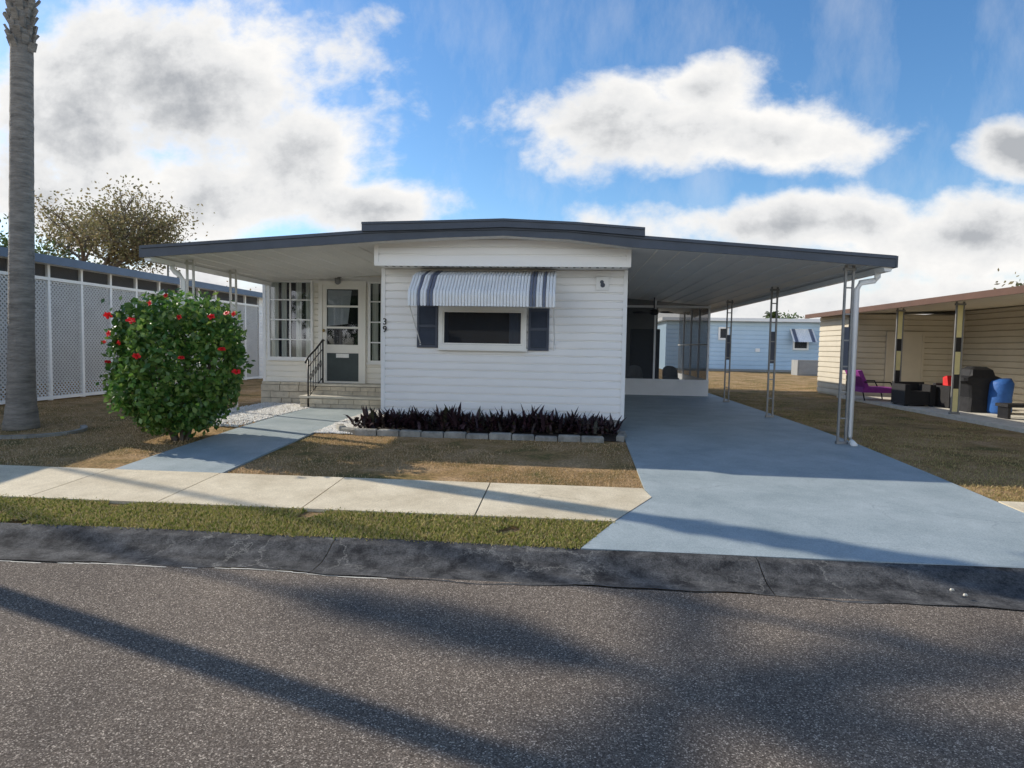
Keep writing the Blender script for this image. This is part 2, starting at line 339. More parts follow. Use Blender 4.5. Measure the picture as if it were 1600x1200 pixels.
# gable board
gx0=PY(587,400,G).x; gx1=PY(985,400,G).x; gzb=PY(787,415,G).z
mb=MB(); mb.lap(gx0,gx1,gzb+.05,2.82,G,h=.11); mb.box(gx0,gx1,G,G+.03,gzb,2.80)
mb.box(gx0-.01,gx1+.01,G-.034,G-.023,gzb-.015,gzb+.05)
for x in (gx0-.01,gx1-.05): mb.box(x,x+.06,G-.04,G-.022,gzb,2.74)
mb.build('gable_board',M['siding'],hm)
mb=MB(); mb.box(gx0,gx1,G,B+.02,gzb-.002,gzb+.02); sof=mb.build('soffit',M['white'],hm)
mb=MB(); x=gx0+.1
while x<gx1-.1:
    mb.box(x,x+.035,G+.10,G+.20,gzb-.006,gzb-.0025); x+=.11
tag(mb.build('soffit_vent',M['acgrey'],sof),kind='stuff')
sb=.17
mb=MB(); mb.lap(XL,XR,sb,gzb+.01,B,h=.118,p=.030); mb.build('front_wall',M['siding'],hm)
mb=MB(); mb.box(XL,XR,B+.001,YB-.3,sb,2.62); mb.build('wall_body',M['siding'],hm)
for x in (XL-.01,XR-.05): MB().box(x,x+.06,B-.040,B+.05,sb-.01,gzb-.004).build('corner_trim',M['white'],hm)
mb=MB(); mb.box(XL+.05,XR-.05,B+.04,B+.08,-.03,sb)
x=XL+.1
while x<XR-.1: mb.box(x,x+.012,B+.03,B+.04,-.03,sb); x+=.2
mb.build('skirting',M['greych'],hm)
def text(s,size,loc,parent,name,m_):
    cu=bpy.data.curves.new('t','FONT'); cu.body=s; cu.size=size; cu.extrude=.004; cu.align_x='CENTER'; cu.offset=.0015
    to=bpy.data.objects.new('t',cu); C.objects.link(to); bpy.context.view_layer.update()
    me=bpy.data.meshes.new_from_object(to.evaluated_get(bpy.context.evaluated_depsgraph_get())); bpy.data.objects.remove(to)
    me.materials.clear(); me.materials.append(m_)
    o=bpy.data.objects.new(name,me); C.objects.link(o); o.parent=parent; o.location=Vector(loc)-ORG[parent.name]; o.rotation_euler=(R(90),0,0); return o
q=PY(600,507,B-.03)
text('3',.135,(XL+.048,B-.046,q.z),hm,'house_number',M['num']); text('9',.135,(XL+.048,B-.046,q.z-.115),hm,'house_number',M['num'])
x0,x1,z0,z1=rect(932,434,950,453,B)
mb=MB(); mb.box(x0,x1,B-.06,B-.01,z0,z1); mb.frame(x0-.012,x1+.012,z0-.012,z1+.012,.02,B-.050,B-.03)
vb=mb.build('vent_box',M['white'],hm)
mb=MB(); cx=(x0+x1)/2; cz=(z0+z1)/2
mb.tube([(cx-.008,B-.068,cz+.02),(cx-.008,B-.06,cz+.02)],.028,14); mb.tube([(cx+.005,B-.070,cz-.025),(cx+.005,B-.06,cz-.025)],.034,14); mb.build('dial',M['slate2'],vb)
# front window
wx0,wx1,wz0,wz1=rect(687,480,823,545,B); fw=.06
mb=MB(); mb.quadY(wx0+fw,wx1-fw,B-.065,wz0+fw,wz1-fw); win=mb.build('window',M['glass'],hm)
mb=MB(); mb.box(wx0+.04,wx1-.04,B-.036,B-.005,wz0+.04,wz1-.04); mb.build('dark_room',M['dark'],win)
mb=MB(); mb.frame(wx0,wx1,wz0,wz1,fw,B-.09,B-.012); mb.frame(wx0+fw+.002,wx1-fw-.002,wz0+fw+.002,wz1-fw-.002,.02,B-.08,B-.038); mb.box(wx0-.02,wx1+.02,B-.115,B-.012,wz0-.03,wz0-.001); mb.build('window_frame',M['door'],win)
for a,b in ((wx0+.08,wx0+.14),(wx1-.26,wx1-.08)):
    mb=MB(); n=8
    for i in range(n): 
        xa=a+(b-a)*i/n; xb=a+(b-a)*(i+1)/n; xm=(xa+xb)/2
        mb.add([(xa,B-.040,wz0+.07),(xm,B-.054,wz0+.07),(xm,B-.054,wz1-.07),(xa,B-.040,wz1-.07),(xb,B-.040,wz0+.07),(xb,B-.040,wz1-.07)],[(0,1,2,3),(1,4,5,2)])
    mb.build('curtain',M['slate2'],win)
# shutters
for (a,b,c,d) in ((653,476,685,543),(826,482,858,548)):
    x0,x1,z0,z1=rect(a,b,c,d,B)
    mb=MB(); mb.frame(x0,x1,z0,z1,.035,B-.060,B-.028); mb.box(x0+.03,x1-.03,B-.036,B-.020,z0+.03,z1-.03); mb.box(x0+.03,x1-.03,B-.058,B-.036,(z0+z1)/2-.02,(z0+z1)/2+.02)
    z=z0+.05
    while z<z1-.06: mb.add([(x0+.03,B-.056,z),(x1-.03,B-.056,z),(x1-.03,B-.038,z+.035),(x0+.03,B-.038,z+.035)],[(0,1,2,3)]); z+=.035
    mb.build('shutter',M['slate2'],hm)
# awning
YA=B-.78
ax0=PY(637,470,YA).x; ax1=PY(868,470,YA).x; azt=PY(755,426,B).z; azf=PY(755,452,YA).z; azb=PY(752,478,YA).z
prof=[(B-.031,azt),(B-.25,azt-.045),(B-.5,azt-.12),(B-.68,azf+.035),(B-.76,azf-.02),(B-.785,azf-.08),(B-.78,azb)]
n=46; W=(ax1-ax0)/n; mw=MB(); STR=[]
for i in range(n):
    a=ax0+i*W; pr=[(0,0),(.12,.020),(.5,.030),(.88,.020),(1,0)]
    vs=[];
    for u,h_ in pr:
        for j,(y,z) in enumerate(prof):
            ny,nz=(-.25,.97) if j<3 else ((-.7,.7) if j<4 else (-1,0.1))
            dz=-.012*math.sin(u*math.pi) if j==len(prof)-1 else 0
            vs.append((a+u*W*.92,y+ny*h_*.9,z+nz*h_*.9+dz))
    k=len(prof); fs=[]
    for p in range(len(pr)-1):
        for j in range(k-1): fs.append((p*k+j,(p+1)*k+j,(p+1)*k+j+1,p*k+j+1))
    if i in (3,6,7,38,39,42): STR.append(MB().add(vs,fs))
    else: mw.add(vs,fs)
aw=mw.build('awning',M['awn'],hm)
for s_ in STR: s_.build('awning_stripe',M['stripe'],aw)
mb=MB(); mb.box(ax0,ax1,B-.06,B-.031,azt-.01,azt+.04); mb.build('awning_rail',M['white'],aw)
mb=MB(); mb.box(ax0,ax1,YA+.015,YA+.035,azb+.01,azb+.04); mb.build('front_bar',M['white'],aw)
for xe in (ax0+.01,ax1-.02):
    mb=MB(); mb.tube([(xe,YA+.02,azb+.03),(xe,B-.04,azb-.52)],.009,6); mb.tube([(xe,B-.04,azb-.52),(xe,B-.04,azb-.60)],.012,6); mb.build('awning_arm',M['white'],aw)
    mb=MB(); mb.add([(xe,y,z-.005) for y,z in prof]+[(xe,B-.031,azt-.14)],[tuple(range(len(prof)+1))]); mb.build('awning_end',M['awn'],aw)
# porch wing wall
pz0=.44; wt=2.62
mb=MB(); mb.lap(XP,XL,pz0,wt,D,h=.115); mb.lapX(D,YB-.3,pz0,wt,XP,h=.115); mb.build('porch_wall',M['cream'],hm)
mb=MB(); mb.box(XP+.01,XL,D+.002,YB-.3,-.05,2.52); mb.build('porch_body',M['cream'],hm)
mb=MB(); mb.box(XP-.01,XP+.05,D-.034,D+.06,pz0,wt); mb.box(XP,XL,D-.04,D-.024,2.44,2.56); mb.build('porch_trim',M['white'],hm)
mb=MB(); bb=MB(); z=-.02; row=0
bb.box(XP-.02,XL-.01,D-.05,D+.3,-.05,pz0-.003)
while z<pz0-.02:
    h_=.135; x=XP-.03-(.2 if row%2 else 0)
    while x<XL-.02:
        L_=random.choice((.4,.3,.4,.22)); a=max(x,XP-.03); b=min(x+L_-.012,XL-.015)
        if b>a+.03: mb.box(a,b,D-.085+random.uniform(-.006,.006),D-.051,z,min(z+h_-.012,pz0-.004))
        x+=L_
    z+=h_; row+=1
pb=mb.build('block_base',M['block'],hm); bb.build('mortar',M['mortar'],pb)
# steps
sx0=PY(475,625,11.9).x; sx1=XL-.02
for (y,y1,za,zb2,zt_) in ((12.12,D-.09,-.03,.40,.36),(11.74,12.118,-.03,.19,.15)):
    st=MB().box(sx0,sx1,y,y1,za,zb2).build('step',M['mortar'],hm)
    mb=MB(); z_b=.22 if y>12 else -.02; hh=(zt_+.03-z_b)/2
    for r_ in range(2):
        x=sx0-(.15 if r_ else 0)
        while x<sx1:
            a=max(x,sx0); b=min(x+.29,sx1)
            if b>a+.02: mb.box(a,b,y-.02,y-.001,z_b+r_*hh+.004,z_b+(r_+1)*hh-.004)
            x+=.3
    mb.build('step_brick',M['block'],st)
    MB().box(sx0-.02,sx1,y-.04,y1-(0 if y>12 else .021),zb2+.001,zb2+.04).build('tread',M['conc'],st)
# handrail
mb=MB(); hx=PY(489,590,11.95).x
mb.tube([(hx,11.72,0),(hx,11.72,.93)],.016,8); mb.tube([(hx,12.45,.44),(hx,12.45,1.28)],.016,8)
mb.tube([(hx,11.60,.86),(hx,11.66,.93),(hx,11.75,.98),(hx,12.1,1.12),(hx,12.45,1.30),(hx,12.5,1.29)],.018,8)
mb.tube([(hx,11.72,.2),(hx,12.45,.55)],.01,6); mb.tube([(hx,11.72,.78),(hx,12.45,1.12)],.01,6)
for i in range(1,6):
    y=11.72+i*.73/6; zl=.2+i*.35/6; zu=.86+i*.36/6
    mb.tube([(hx,y,zl),(hx,y,zu+.08)],.007,6)
    cz=(zl+zu)/2; mb.tube([(hx,y+.045*math.cos(a),cz+.07*math.sin(a)) for a in np.linspace(0,2*math.pi,11)],.006,5)
mb.build('handrail',M['black'],hm,True)
def pwindow(a,b,c,d,rows,cols=1):
    x0,x1,z0,z1=rect(a,b,c,d,D)
    mb=MB(); mb.quadY(x0+.04,x1-.04,D-.062,z0+.04,z1-.04); w=mb.build('window',M['glass'],hm)
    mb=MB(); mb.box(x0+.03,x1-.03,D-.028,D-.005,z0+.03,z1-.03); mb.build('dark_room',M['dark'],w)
    def cur(u0,u1):
        mb=MB(); n=max(3,int((u1-u0)*(x1-x0)/.04)); A=x0+.04+(x1-x0-.08)*u0; Bq=x0+.04+(x1-x0-.08)*u1
        for i in range(n):
            xa=A+(Bq-A)*i/n; xb=A+(Bq-A)*(i+1)/n; xm=(xa+xb)/2
            mb.add([(xa,D-.032,z0+.04),(xm,D-.052,z0+.04),(xm,D-.052,z1-.04),(xa,D-.032,z1-.04),(xb,D-.032,z0+.04),(xb,D-.032,z1-.04)],[(0,1,2,3),(1,4,5,2)])
        mb.build('curtain',M['curtain'],w)
    if x1-x0>.5: cur(0.02,.20); cur(.27,.40); cur(.62,.76); cur(.86,.98)
    else: cur(0.15,.7)
    mb=MB(); mb.frame(x0,x1,z0,z1,.045,D-.085,D-.022)
    for r_ in range(1,rows): z=z0+(z1-z0)*r_/rows; mb.box(x0+.045,x1-.045,D-.078,D-.065,z-.012,z+.012)
    for r_ in range(1,cols): x=x0+(x1-x0)*r_/cols; mb.box(x-.015,x+.015,D-.080,D-.064,z0+.045,z1-.045)
    mb.box(x0-.03,x1+.03,D-.095,D-.022,z0-.03,z0-.001)
    mb.build('window_frame',M['white'],w)
pwindow(421,438,491,561,4,2); pwindow(577,440,600,567,4)
x0,x1,z0,z1=rect(506,446,567,600,D)
mb=MB(); mb.frame(x0-.08,x1+.08,z0-.1,z1+.08,.078,D-.085,D-.014); mb.build('door_frame',M['door'],hm)
mb=MB(); gz0=z0+.36*(z1-z0); 
mb.box(x0,x1,D-.06,D-.026,z0,gz0-.001); mb.frame(x0,x1,gz0,z1,.08,D-.06,D-.026)
for k in (1,2): zz=gz0+(z1-gz0)*k/3; mb.box(x0+.08,x1-.08,D-.06,D-.053,zz-.02,zz+.02)
mb.box(x0+.06,x1-.06,D-.068,D-.0605,gz0-.07,gz0+.02)
door=mb.build('door',M['door'],hm)
MB().quadY(x0+.08,x1-.08,D-.050,gz0+.08,z1-.08).build('door_pane',M['glass'],door)
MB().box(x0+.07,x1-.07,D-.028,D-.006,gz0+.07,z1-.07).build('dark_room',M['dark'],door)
mb=MB(); mb.add([(x0+.1,D-.038,gz0+.45),(x1-.3,D-.038,gz0+.5),(x1-.22,D-.038,z1-.1),(x0+.1,D-.038,z1-.1)],[(0,1,2,3)]); mb.build('door_curtain',M['greych'],door)
mb=MB(); mb.box(x0+.09,x1-.07,D-.066,D-.0605,z0+.06,gz0-.09); mb.build('kick_panel',M['kick'],door)
mb=MB(); cx=(x0+x1)/2; mb.box(cx-.11,cx+.13,D-.078,D-.0665,gz0-.17,gz0-.11); mb.frame(cx-.12,cx+.14,gz0-.18,gz0-.10,.012,D-.084,D-.0665); mb.build('mail_slot',M['white'],door)
mb=MB(); mb.tube([(x0+.035,D-.06,gz0+.36),(x0+.035,D-.10,gz0+.36)],[.012,.012],8); mb.tube([(x0+.035,D-.09,gz0+.36),(x0+.035,D-.105,gz0+.36),(x0+.035,D-.13,gz0+.36)],[.012,.032,.02],10); mb.build('door_knob',M['brass'],door,True)
q=PY(531,436,D); mb=MB()
mb.tube([(q.x,D-.015,q.z+.02),(q.x,D-.10,q.z+.05),(q.x,D-.12,q.z+.03)],.01,6); mb.tube([(q.x,D-.12,q.z+.09),(q.x,D-.12,q.z+.05),(q.x,D-.12,q.z+.02)],[.02,.075,.08],10)
pl_=mb.build('porch_lamp',M['black'],hm)
mb=MB(); mb.tube([(q.x,D-.12,q.z+.015),(q.x,D-.12,q.z-.09),(q.x,D-.12,q.z-.12)],[.055,.06,.02],10); mb.build('lamp_globe',M['steel'],pl_,True)
# posts
def post(x,y,ztop,zbase,style='home',parent=hm,w=.05,mt='steel'):
    mb=MB(); i_=w-.017
    for dx in (-w,w): mb.box(x+dx-.014,x+dx+.014,y-.014,y+.014,zbase,ztop)
    for z in (zbase+.02,ztop-.05): mb.box(x-w-.025,x+w+.025,y-.03,y+.03,z-.02,z+.015)
    for z in np.linspace(zbase+.35,ztop-.3,6): mb.box(x-i_,x+i_,y-.008,y+.008,z-.01,z+.01)
    p=mb.build('post',M[mt],parent)
    zc=(zbase+ztop)/2+.1
    if style=='home':
        mb=MB(); mb.box(x-i_,x+i_,y-.006,y+.006,zc-.3,zc+.28); mb.build('post_panel',M['slate2'] if mt=='steel' else M['white'],p)
    else:
        bands=[(zbase+.05,zbase+.5,'yellow'),(zbase+.5,zbase+.78,'black'),(zbase+.78,zbase+1.22,'yellow'),(zbase+1.22,zbase+1.5,'black'),(zbase+1.5,ztop-.07,'yellow')]
        for a,b,c in bands: MB().box(x-i_,x+i_,y-.009,y+.009,a+.001,b-.001).build('post_panel',M[c],p)
PXR=3.72
for y in (9.0,12.13,15.4): post(PXR,y,zb(PXR),gz(y)+.014)
for y in (9.35,10.6): post(-5.76,y,zb(-5.76),gz(y),mt='palepost')
mb=MB(); ex=top[-1][0]-.08; ez=bot[-1][1]-.04
mb.tube([(ex,9.05,ez+.03),(ex,9.05,ez-.05),(ex-.04,9.05,ez-.10),(PXR+.17,9.05,ez-.13),(PXR+.12,9.05,ez-.22),(PXR+.11,9.02,.10),(PXR+.11,8.95,.03),(PXR+.11,8.85,.0)],.04,10)
mb.build('downspout',M['white'],hm,True)
ex=top[0][0]+.08; ez=bot[0][1]-.04; mb=MB()
mb.tube([(ex,9.35,ez+.03),(ex,9.35,ez-.05),(ex+.05,9.35,ez-.10),(-5.95,9.35,ez-.13),(-5.88,9.35,ez-.22),(-5.87,9.35,.05)],.04,10)
mb.build('downspout',M['white'],hm,True)
# screen room
Q=17.1; X0=XR+.02; X1=3.66; kz=.44
mb=MB(); mb.box(X0,X1,Q,Q+.06,0,kz); mb.box(X1-.06,X1,Q+.06,YB-.3,0,kz); mb.box(X0,X1,Q-.02,Q-.002,kz-.06,kz); mb.build('knee_wall',M['white'],hm)
mb=MB(); zt=zb(X0)-.01; ztr=zb(X1)-.01
for x in (X0,2.22,X1-.06): mb.box(x,x+.05,Q+.005,Q+.055,kz,zb(x+.05)-.012)
mb.box(X0,X1,Q+.006,Q+.05,ztr-.09,ztr-.03)
for y in np.arange(Q+1.2,YB-.4,1.2): mb.box(X1-.055,X1-.01,y,y+.05,kz,ztr)
mb.box(X1-.05,X1-.012,Q+.06,YB-.3,1.35,1.39)
mb.build('screen_frame',M['white'],hm)
mb=MB(); mb.add([(X0,Q+.03,kz),(X1,Q+.03,kz),(X1,Q+.03,ztr-.03),(X0,Q+.03,zt)],[(0,1,2,3)]); mb.build('insect_screen',M['screen'],hm)
mb=MB(); mb.add([(X1-.03,Q+.06,kz),(X1-.03,YB-.3,kz),(X1-.03,YB-.3,ztr),(X1-.03,Q+.06,ztr)],[(0,1,2,3)]); mb.build('insect_screen',M['screen'],hm)
mb=MB(); mb.box(X0,2.75,20.4,20.5,0,2.6); mb.build('rear_wall',M['greych'],hm)
a,b,c,d=rect(984,514,1030,600,20.4)
mb=MB(); mb.box(a,b,20.36,20.397,.1,d); mb.frame(a+.1,b-.1,1.2,d-.12,.03,20.34,20.359); mb.frame(a+.1,b-.1,.2,1.05,.03,20.34,20.359); mb.build('rear_door',M['doorb'],hm)
FY=16.4; q=PY(1022,488,FY); mb=MB(); zc=zb(q.x)
mb.tube([(q.x,FY,zc),(q.x,FY,q.z+.06)],.015,8); mb.tube([(q.x,FY,q.z+.08),(q.x,FY,q.z+.05),(q.x,FY,q.z-.04),(q.x,FY,q.z-.07)],[.05,.11,.11,.05],14)
fan=mb.build('ceiling_fan',M['black'],hm)
for k in range(5):
    a=k*2*math.pi/5+.3; c_,s_=math.cos(a),math.sin(a); mb=MB()
    mb.add([(q.x+c_*r-s_*w,FY+s_*r+c_*w,q.z+tz) for r,w,tz in ((.1,-.03,0),(.1,.03,0),(.22,.06,.02),(.52,.07,.02),(.54,-.05,-.02),(.22,-.06,-.02))],[(0,1,2,3,4,5)]); mb.build('fan_blade',M['black'],fan)
# ------------------------------------------------------------------ chairs
def rchair(loc,label,m_,s=1):
    t=thing('patio_chair',loc,label,'chair'); x,y,z=loc
    mb=MB(); mb.box(x-.20,x+.20,y-.2,y+.2,z+.36,z+.41); mb.build('seat',m_,t)
    mb=MB(); vs=[]; n=10
    for i in range(n+1):
        a=math.pi*i/n; vs+=[(x-.22*math.cos(a),y+.1+.17*math.sin(a),z+.40),(x-.22*math.cos(a),y+.14+.2*math.sin(a),z+.50+.24*math.sin(a)**.6)]
    mb.add(vs,[(2*i,2*i+2,2*i+3,2*i+1) for i in range(n)]); mb.build('backrest',m_,t,True)
    for a in (-1,1):
        for b in (-1,1): mb=MB(); mb.tube([(x+a*.18,y+b*.18,z+.37),(x+a*.2,y+b*.2,z)],.014,6); mb.build('leg',m_,t)
    return t
q=PY(988,590,18.4); rchair((q.x+.08,18.4,0.014),'grey round-backed patio chair behind the screen, left one nearest the house wall',M['greych'])
q=PY(1048,590,18.4); rchair((q.x,18.4,0.014),'grey round-backed patio chair behind the screen, right one beside the frame post',M['greych'])
# ------------------------------------------------------------------ leaves
def leaves(pts,size,elong=1.8,jit=.35,flat=0):
    n=len(pts); pts=np.asarray(pts)
    d=rng.normal(size=(n,3)); d/=np.linalg.norm(d,axis=1)[:,None]
    e=rng.normal(size=(n,3)); e[:,2]-=.2; e=np.cross(d,e); e/=np.linalg.norm(e,axis=1)[:,None]
    s=size*(1+rng.uniform(-jit,jit,n))[:,None]
    v=np.stack([pts-d*s*elong/2,pts+e*s/2,pts+d*s*elong/2,pts-e*s/2],1).reshape(-1,3)
    f=np.arange(4*n).reshape(n,4); return v,f
M['hib']=island('hibiscus_leaf',[(.04,.11,.02),(.07,.17,.03),(.13,.26,.045),(.24,.34,.08),(.08,.16,.035)],.38,.36,spec=.6)
M['petal']=island('red_petal',[(.65,.012,.02),(.8,.03,.03)],.5,.25)
M['treeleaf']=island('dry_tree_leaf',[(.15,.15,.07),(.22,.20,.09),(.30,.24,.13),(.18,.15,.09)],.7,.4)
M['greenleaf']=island('green_tree_leaf',[(.06,.10,.03),(.10,.15,.05),(.14,.18,.07)],.6,.3)
M['frond']=island('palm_frond',[(.04,.08,.02),(.07,.12,.03),(.12,.13,.05)],.5,.2)
M['brom']=island('purple_leaf',[(.018,.012,.015),(.035,.018,.024),(.06,.026,.035),(.035,.04,.02)],.5,.1,spec=.35)
# hibiscus bush
bx,by=-5.06,7.95
bush=thing('hibiscus_bush',(bx,by,gz(by)),'large rounded green hibiscus bush with red flowers left of the front path','bush')
zb0=gz(by); zt0=1.76
lob=[(random.uniform(0,6.28),random.uniform(.1,2.2),random.uniform(.08,.26)) for _ in range(26)]
def bsurf(th,ph,r=1.0):
    k=.90+.03*math.sin(5*th+2*ph)+.04*math.sin(9*th+4*ph)
    for (a,p_,s_) in lob:
        dd=(math.atan2(math.sin(th-a),math.cos(th-a))*math.sin(ph))**2+(ph-p_)**2
        k+=s_*math.exp(-dd/.04)
    sp=abs(math.sin(ph))**.6; cz=math.copysign(abs(math.cos(ph))**.85,math.cos(ph))
    zc=(zt0+zb0)/2+.04; hh=(zt0-zb0)/2-.04
    w=.83*(1-.26*max(0,-cz)) 
    return Vector((bx+w*sp*math.cos(th)*k*r, by+.76*sp*math.sin(th)*k*r, zc+hh*cz*(1+(k-1)*.6)*r))
pts=[]
for i in range(12500):
    th=random.uniform(0,2*math.pi); ph=math.acos(random.uniform(-1,1)); r=1-abs(random.gauss(0,.15))+random.uniform(0,.10)+(random.random()<.05)*random.uniform(0,.12)
    clump=math.sin(th*7+ph*5)*math.sin(ph*9-th*4)
    if clump<-.3 and random.random()<.8: r-=.2
    p=bsurf(th,ph,max(r,.3))
    if p.z<zb0+.04: continue
    pts.append(p)
v,f=leaves(pts,.052,elong=1.55); npmesh('foliage',v,f,M['hib'],bush)
for k in range(7):
    mb=MB(); a=k*.9; mb.tube([(bx+.08*math.cos(a),by+.08*math.sin(a),zb0-.02),(bx+.2*math.cos(a),by+.2*math.sin(a),zb0+.4),(bx+.45*math.cos(a),by+.4*math.sin(a),zb0+1.1),(bx+.5*math.cos(a),by+.5*math.sin(a),zb0+1.4)],[.028,.022,.014,.006],7); mb.build('stem',M['bark'],bush)
fl=[(174,492),(165,537),(185,540),(177,515),(283,491),(335,495),(352,488),(366,496),(290,555),(162,565),(375,585),(230,478),(208,505),(268,467),(350,548),(207,560)]
PA=np.array(pts); rel=PA-np.array(CAM); dz_=rel@np.array(Fv); ppx=800+1000*(rel@np.array(Rv))/dz_; ppy=600-1000*(rel@np.array(Uv))/dz_
for (px,py) in fl:
    dd=np.hypot(ppx-px,ppy-py); near=np.where(dd<max(9,dd.min()+2))[0]; j=near[np.argmin(dz_[near])]; best=Vector(PA[j])
    mb=MB(); d=(CAM-best).normalized()*.4+Vector((random.uniform(-.7,.7),-.5,random.uniform(-.3,.7))); d.normalize()
    x=d.cross(Vector((0,0,1))).normalized(); y=d.cross(x); c=best+(CAM-best).normalized()*.035; rr=random.uniform(.030,.050); sq=random.uniform(.35,1)
    for k in range(5):
        a=k*2*math.pi/5+random.random()*.5; e=x*math.cos(a)+y*math.sin(a)*sq; w=x*math.cos(a+1.57)+y*math.sin(a+1.57)
        mb.add([c-d*.015,c+e*rr*.6+w*rr*.45+d*.02,c+e*rr*1.15+w*rr*.2+d*.012,c+e*rr*1.15-w*rr*.25+d*.018,c+e*rr*.6-w*rr*.45+d*.02],[(0,1,2,3,4)])
    mb.tube([c,c+d*.05],.004,5); mb.build('flower',M['petal'],bush)
# ------------------------------------------------------------------ purple plants
def rosette(x,y,z,h,n,label):
    t=thing('purple_plant',(x,y,z),label,'plant','dark purple spiky plants in the bed under the front window')
    vs=[];fs=[]
    for i in range(n):
        a=random.uniform(0,2*math.pi); lean=random.uniform(.2,1.4); L_=h*random.uniform(.5,1.1); w=random.uniform(.018,.032)
        ox,oy=random.gauss(0,.11),random.gauss(0,.06); zz0=random.uniform(.0,.08)
        pp=[]
        for s in (0,.35,.7,1):
            r=L_*s*math.sin(lean*(.55+.6*s)); hz=L_*s*math.cos(lean*(.55+.6*s))
            pp.append(Vector((x+ox+r*math.cos(a),y+oy+r*math.sin(a)*.8,z+zz0+hz)))
        wd=Vector((-math.sin(a),math.cos(a),0)); o=len(vs)
        for p,ww in zip(pp,(.6,1,.75,.05)): vs+=[p-wd*w*ww,p+wd*w*ww]
        fs+=[(o+2*k,o+2*k+1,o+2*k+3,o+2*k+2) for k in range(3)]
    mb=MB(); mb.add(vs,fs); mb.build('leaves',M['brom'],t)
    mb=MB(); mb.tube([(x,y,z-.02),(x,y,z+.1)],[.03,.015],6); mb.build('stalk',M['bark'],t)
pos=[582,618,655,700,733,768,800,836,862,900,937]
words=['first from the left, at the corner of the bed','second from the left in the bed','third from the left in the bed','fourth from the left in the bed','fifth from the left in the bed','middle one of the row of eleven','fifth from the right in the bed','fourth from the right in the bed','third from the right in the bed','second from the right in the bed','last on the right beside the driveway']
for px,w_ in zip(pos,words):
    x=PY(px,660,9.2).x; rosette(x,9.2+random.uniform(-.08,.1),gz(9.2)+.02,random.choice((.26,.30,.35)),130,'dark purple spiky plant, '+w_)
tag(sheet('s',[(8.74,-3.15,.74),(9.64,-2.9,.74)],.004,M['soil']).build('planting_bed',M['soil']),kind='structure')
ed=thing('garden_edging',(-1.2,8.7,gz(8.7)),'row of weathered grey concrete blocks edging the bed of purple plants','edging')
def blk(x,y,a,L_):
    mb=MB(); c,s=math.cos(a),math.sin(a); z=gz(y); hh=random.uniform(.075,.105); e=.014
    def T(u,v,w): return (x+u*c-v*s,y+u*s+v*c,z-.02+w)
    vs=[T(u,v,0) for u,v in ((0,0),(L_,0),(L_,.11),(0,.11))]+[T(u,v,hh-e) for u,v in ((0,0),(L_,0),(L_,.11),(0,.11))]+[T(u,v,hh) for u,v in ((e,e),(L_-e,e),(L_-e,.11-e),(e,.11-e))]
    mb.add(vs,[(0,1,5,4),(1,2,6,5),(2,3,7,6),(3,0,4,7),(4,5,9,8),(5,6,10,9),(6,7,11,10),(7,4,8,11),(8,9,10,11)])
    mb.build('edging_block',M['edge'],ed)
x=-2.95
while x<.5: blk(x,8.66+random.uniform(-.015,.015),random.uniform(-.04,.04),.30); x+=.315
for (x,y,a) in ((-3.22,8.80,-.45),(-3.36,9.05,-1.1)): blk(x,y,a,.29)
blk(.78,8.75,R(80),.3); blk(.84,9.06,R(88),.3)
def stones(name,area_fn,n,size,cols,label,cat,zoff=0.0):
    m_=island(name,cols,.8); P=[]
    while len(P)<n:
        p=area_fn()
        if p: P.append(p)
    P=np.array([(x,y,gz(y)+zoff) for x,y in P]); k=np.array([(1,0,0),(0,1,0),(-1,0,0),(0,-1,0),(0,0,.8),(.0,0,-.8)])
    s=size*rng.uniform(.6,1.4,(n,1,3)); ang=rng.uniform(0,6.28,n); c=np.cos(ang);sn=np.sin(ang)
    v=k[None]*s; vx=v[:,:,0]*c[:,None]-v[:,:,1]*sn[:,None]; vy=v[:,:,0]*sn[:,None]+v[:,:,1]*c[:,None]; v=np.stack([vx,vy,v[:,:,2]],2)+P[:,None,:]+np.array([0,0,size*.4]); 
    ff=np.array([(0,1,4),(1,2,4),(2,3,4),(3,0,4),(1,0,5),(2,1,5),(3,2,5),(0,3,5)])
    f=(ff[None]+np.arange(n)[:,None,None]*6).reshape(-1,3)
    ob=npmesh(name,v.reshape(-1,3),f,m_); tag(ob,label,cat,kind='stuff')
def ga():
    if random.random()<.5:
        x=random.uniform(-6.1,-4.84); y=random.uniform(9.0,12.4)
        if y<9.6 and random.random()<.5: return None
    else:
        x=random.uniform(-3.58,-2.86) ; y=random.uniform(8.7,11.7)
        if y<9.5: x=random.uniform(-3.55,-2.98)
    return x,y
stones('white_gravel',ga,12000,.021,[(.70,.67,.61),(.82,.79,.73),(.90,.88,.83),(.50,.46,.40)],'loose white stones beside the front path and steps','gravel')
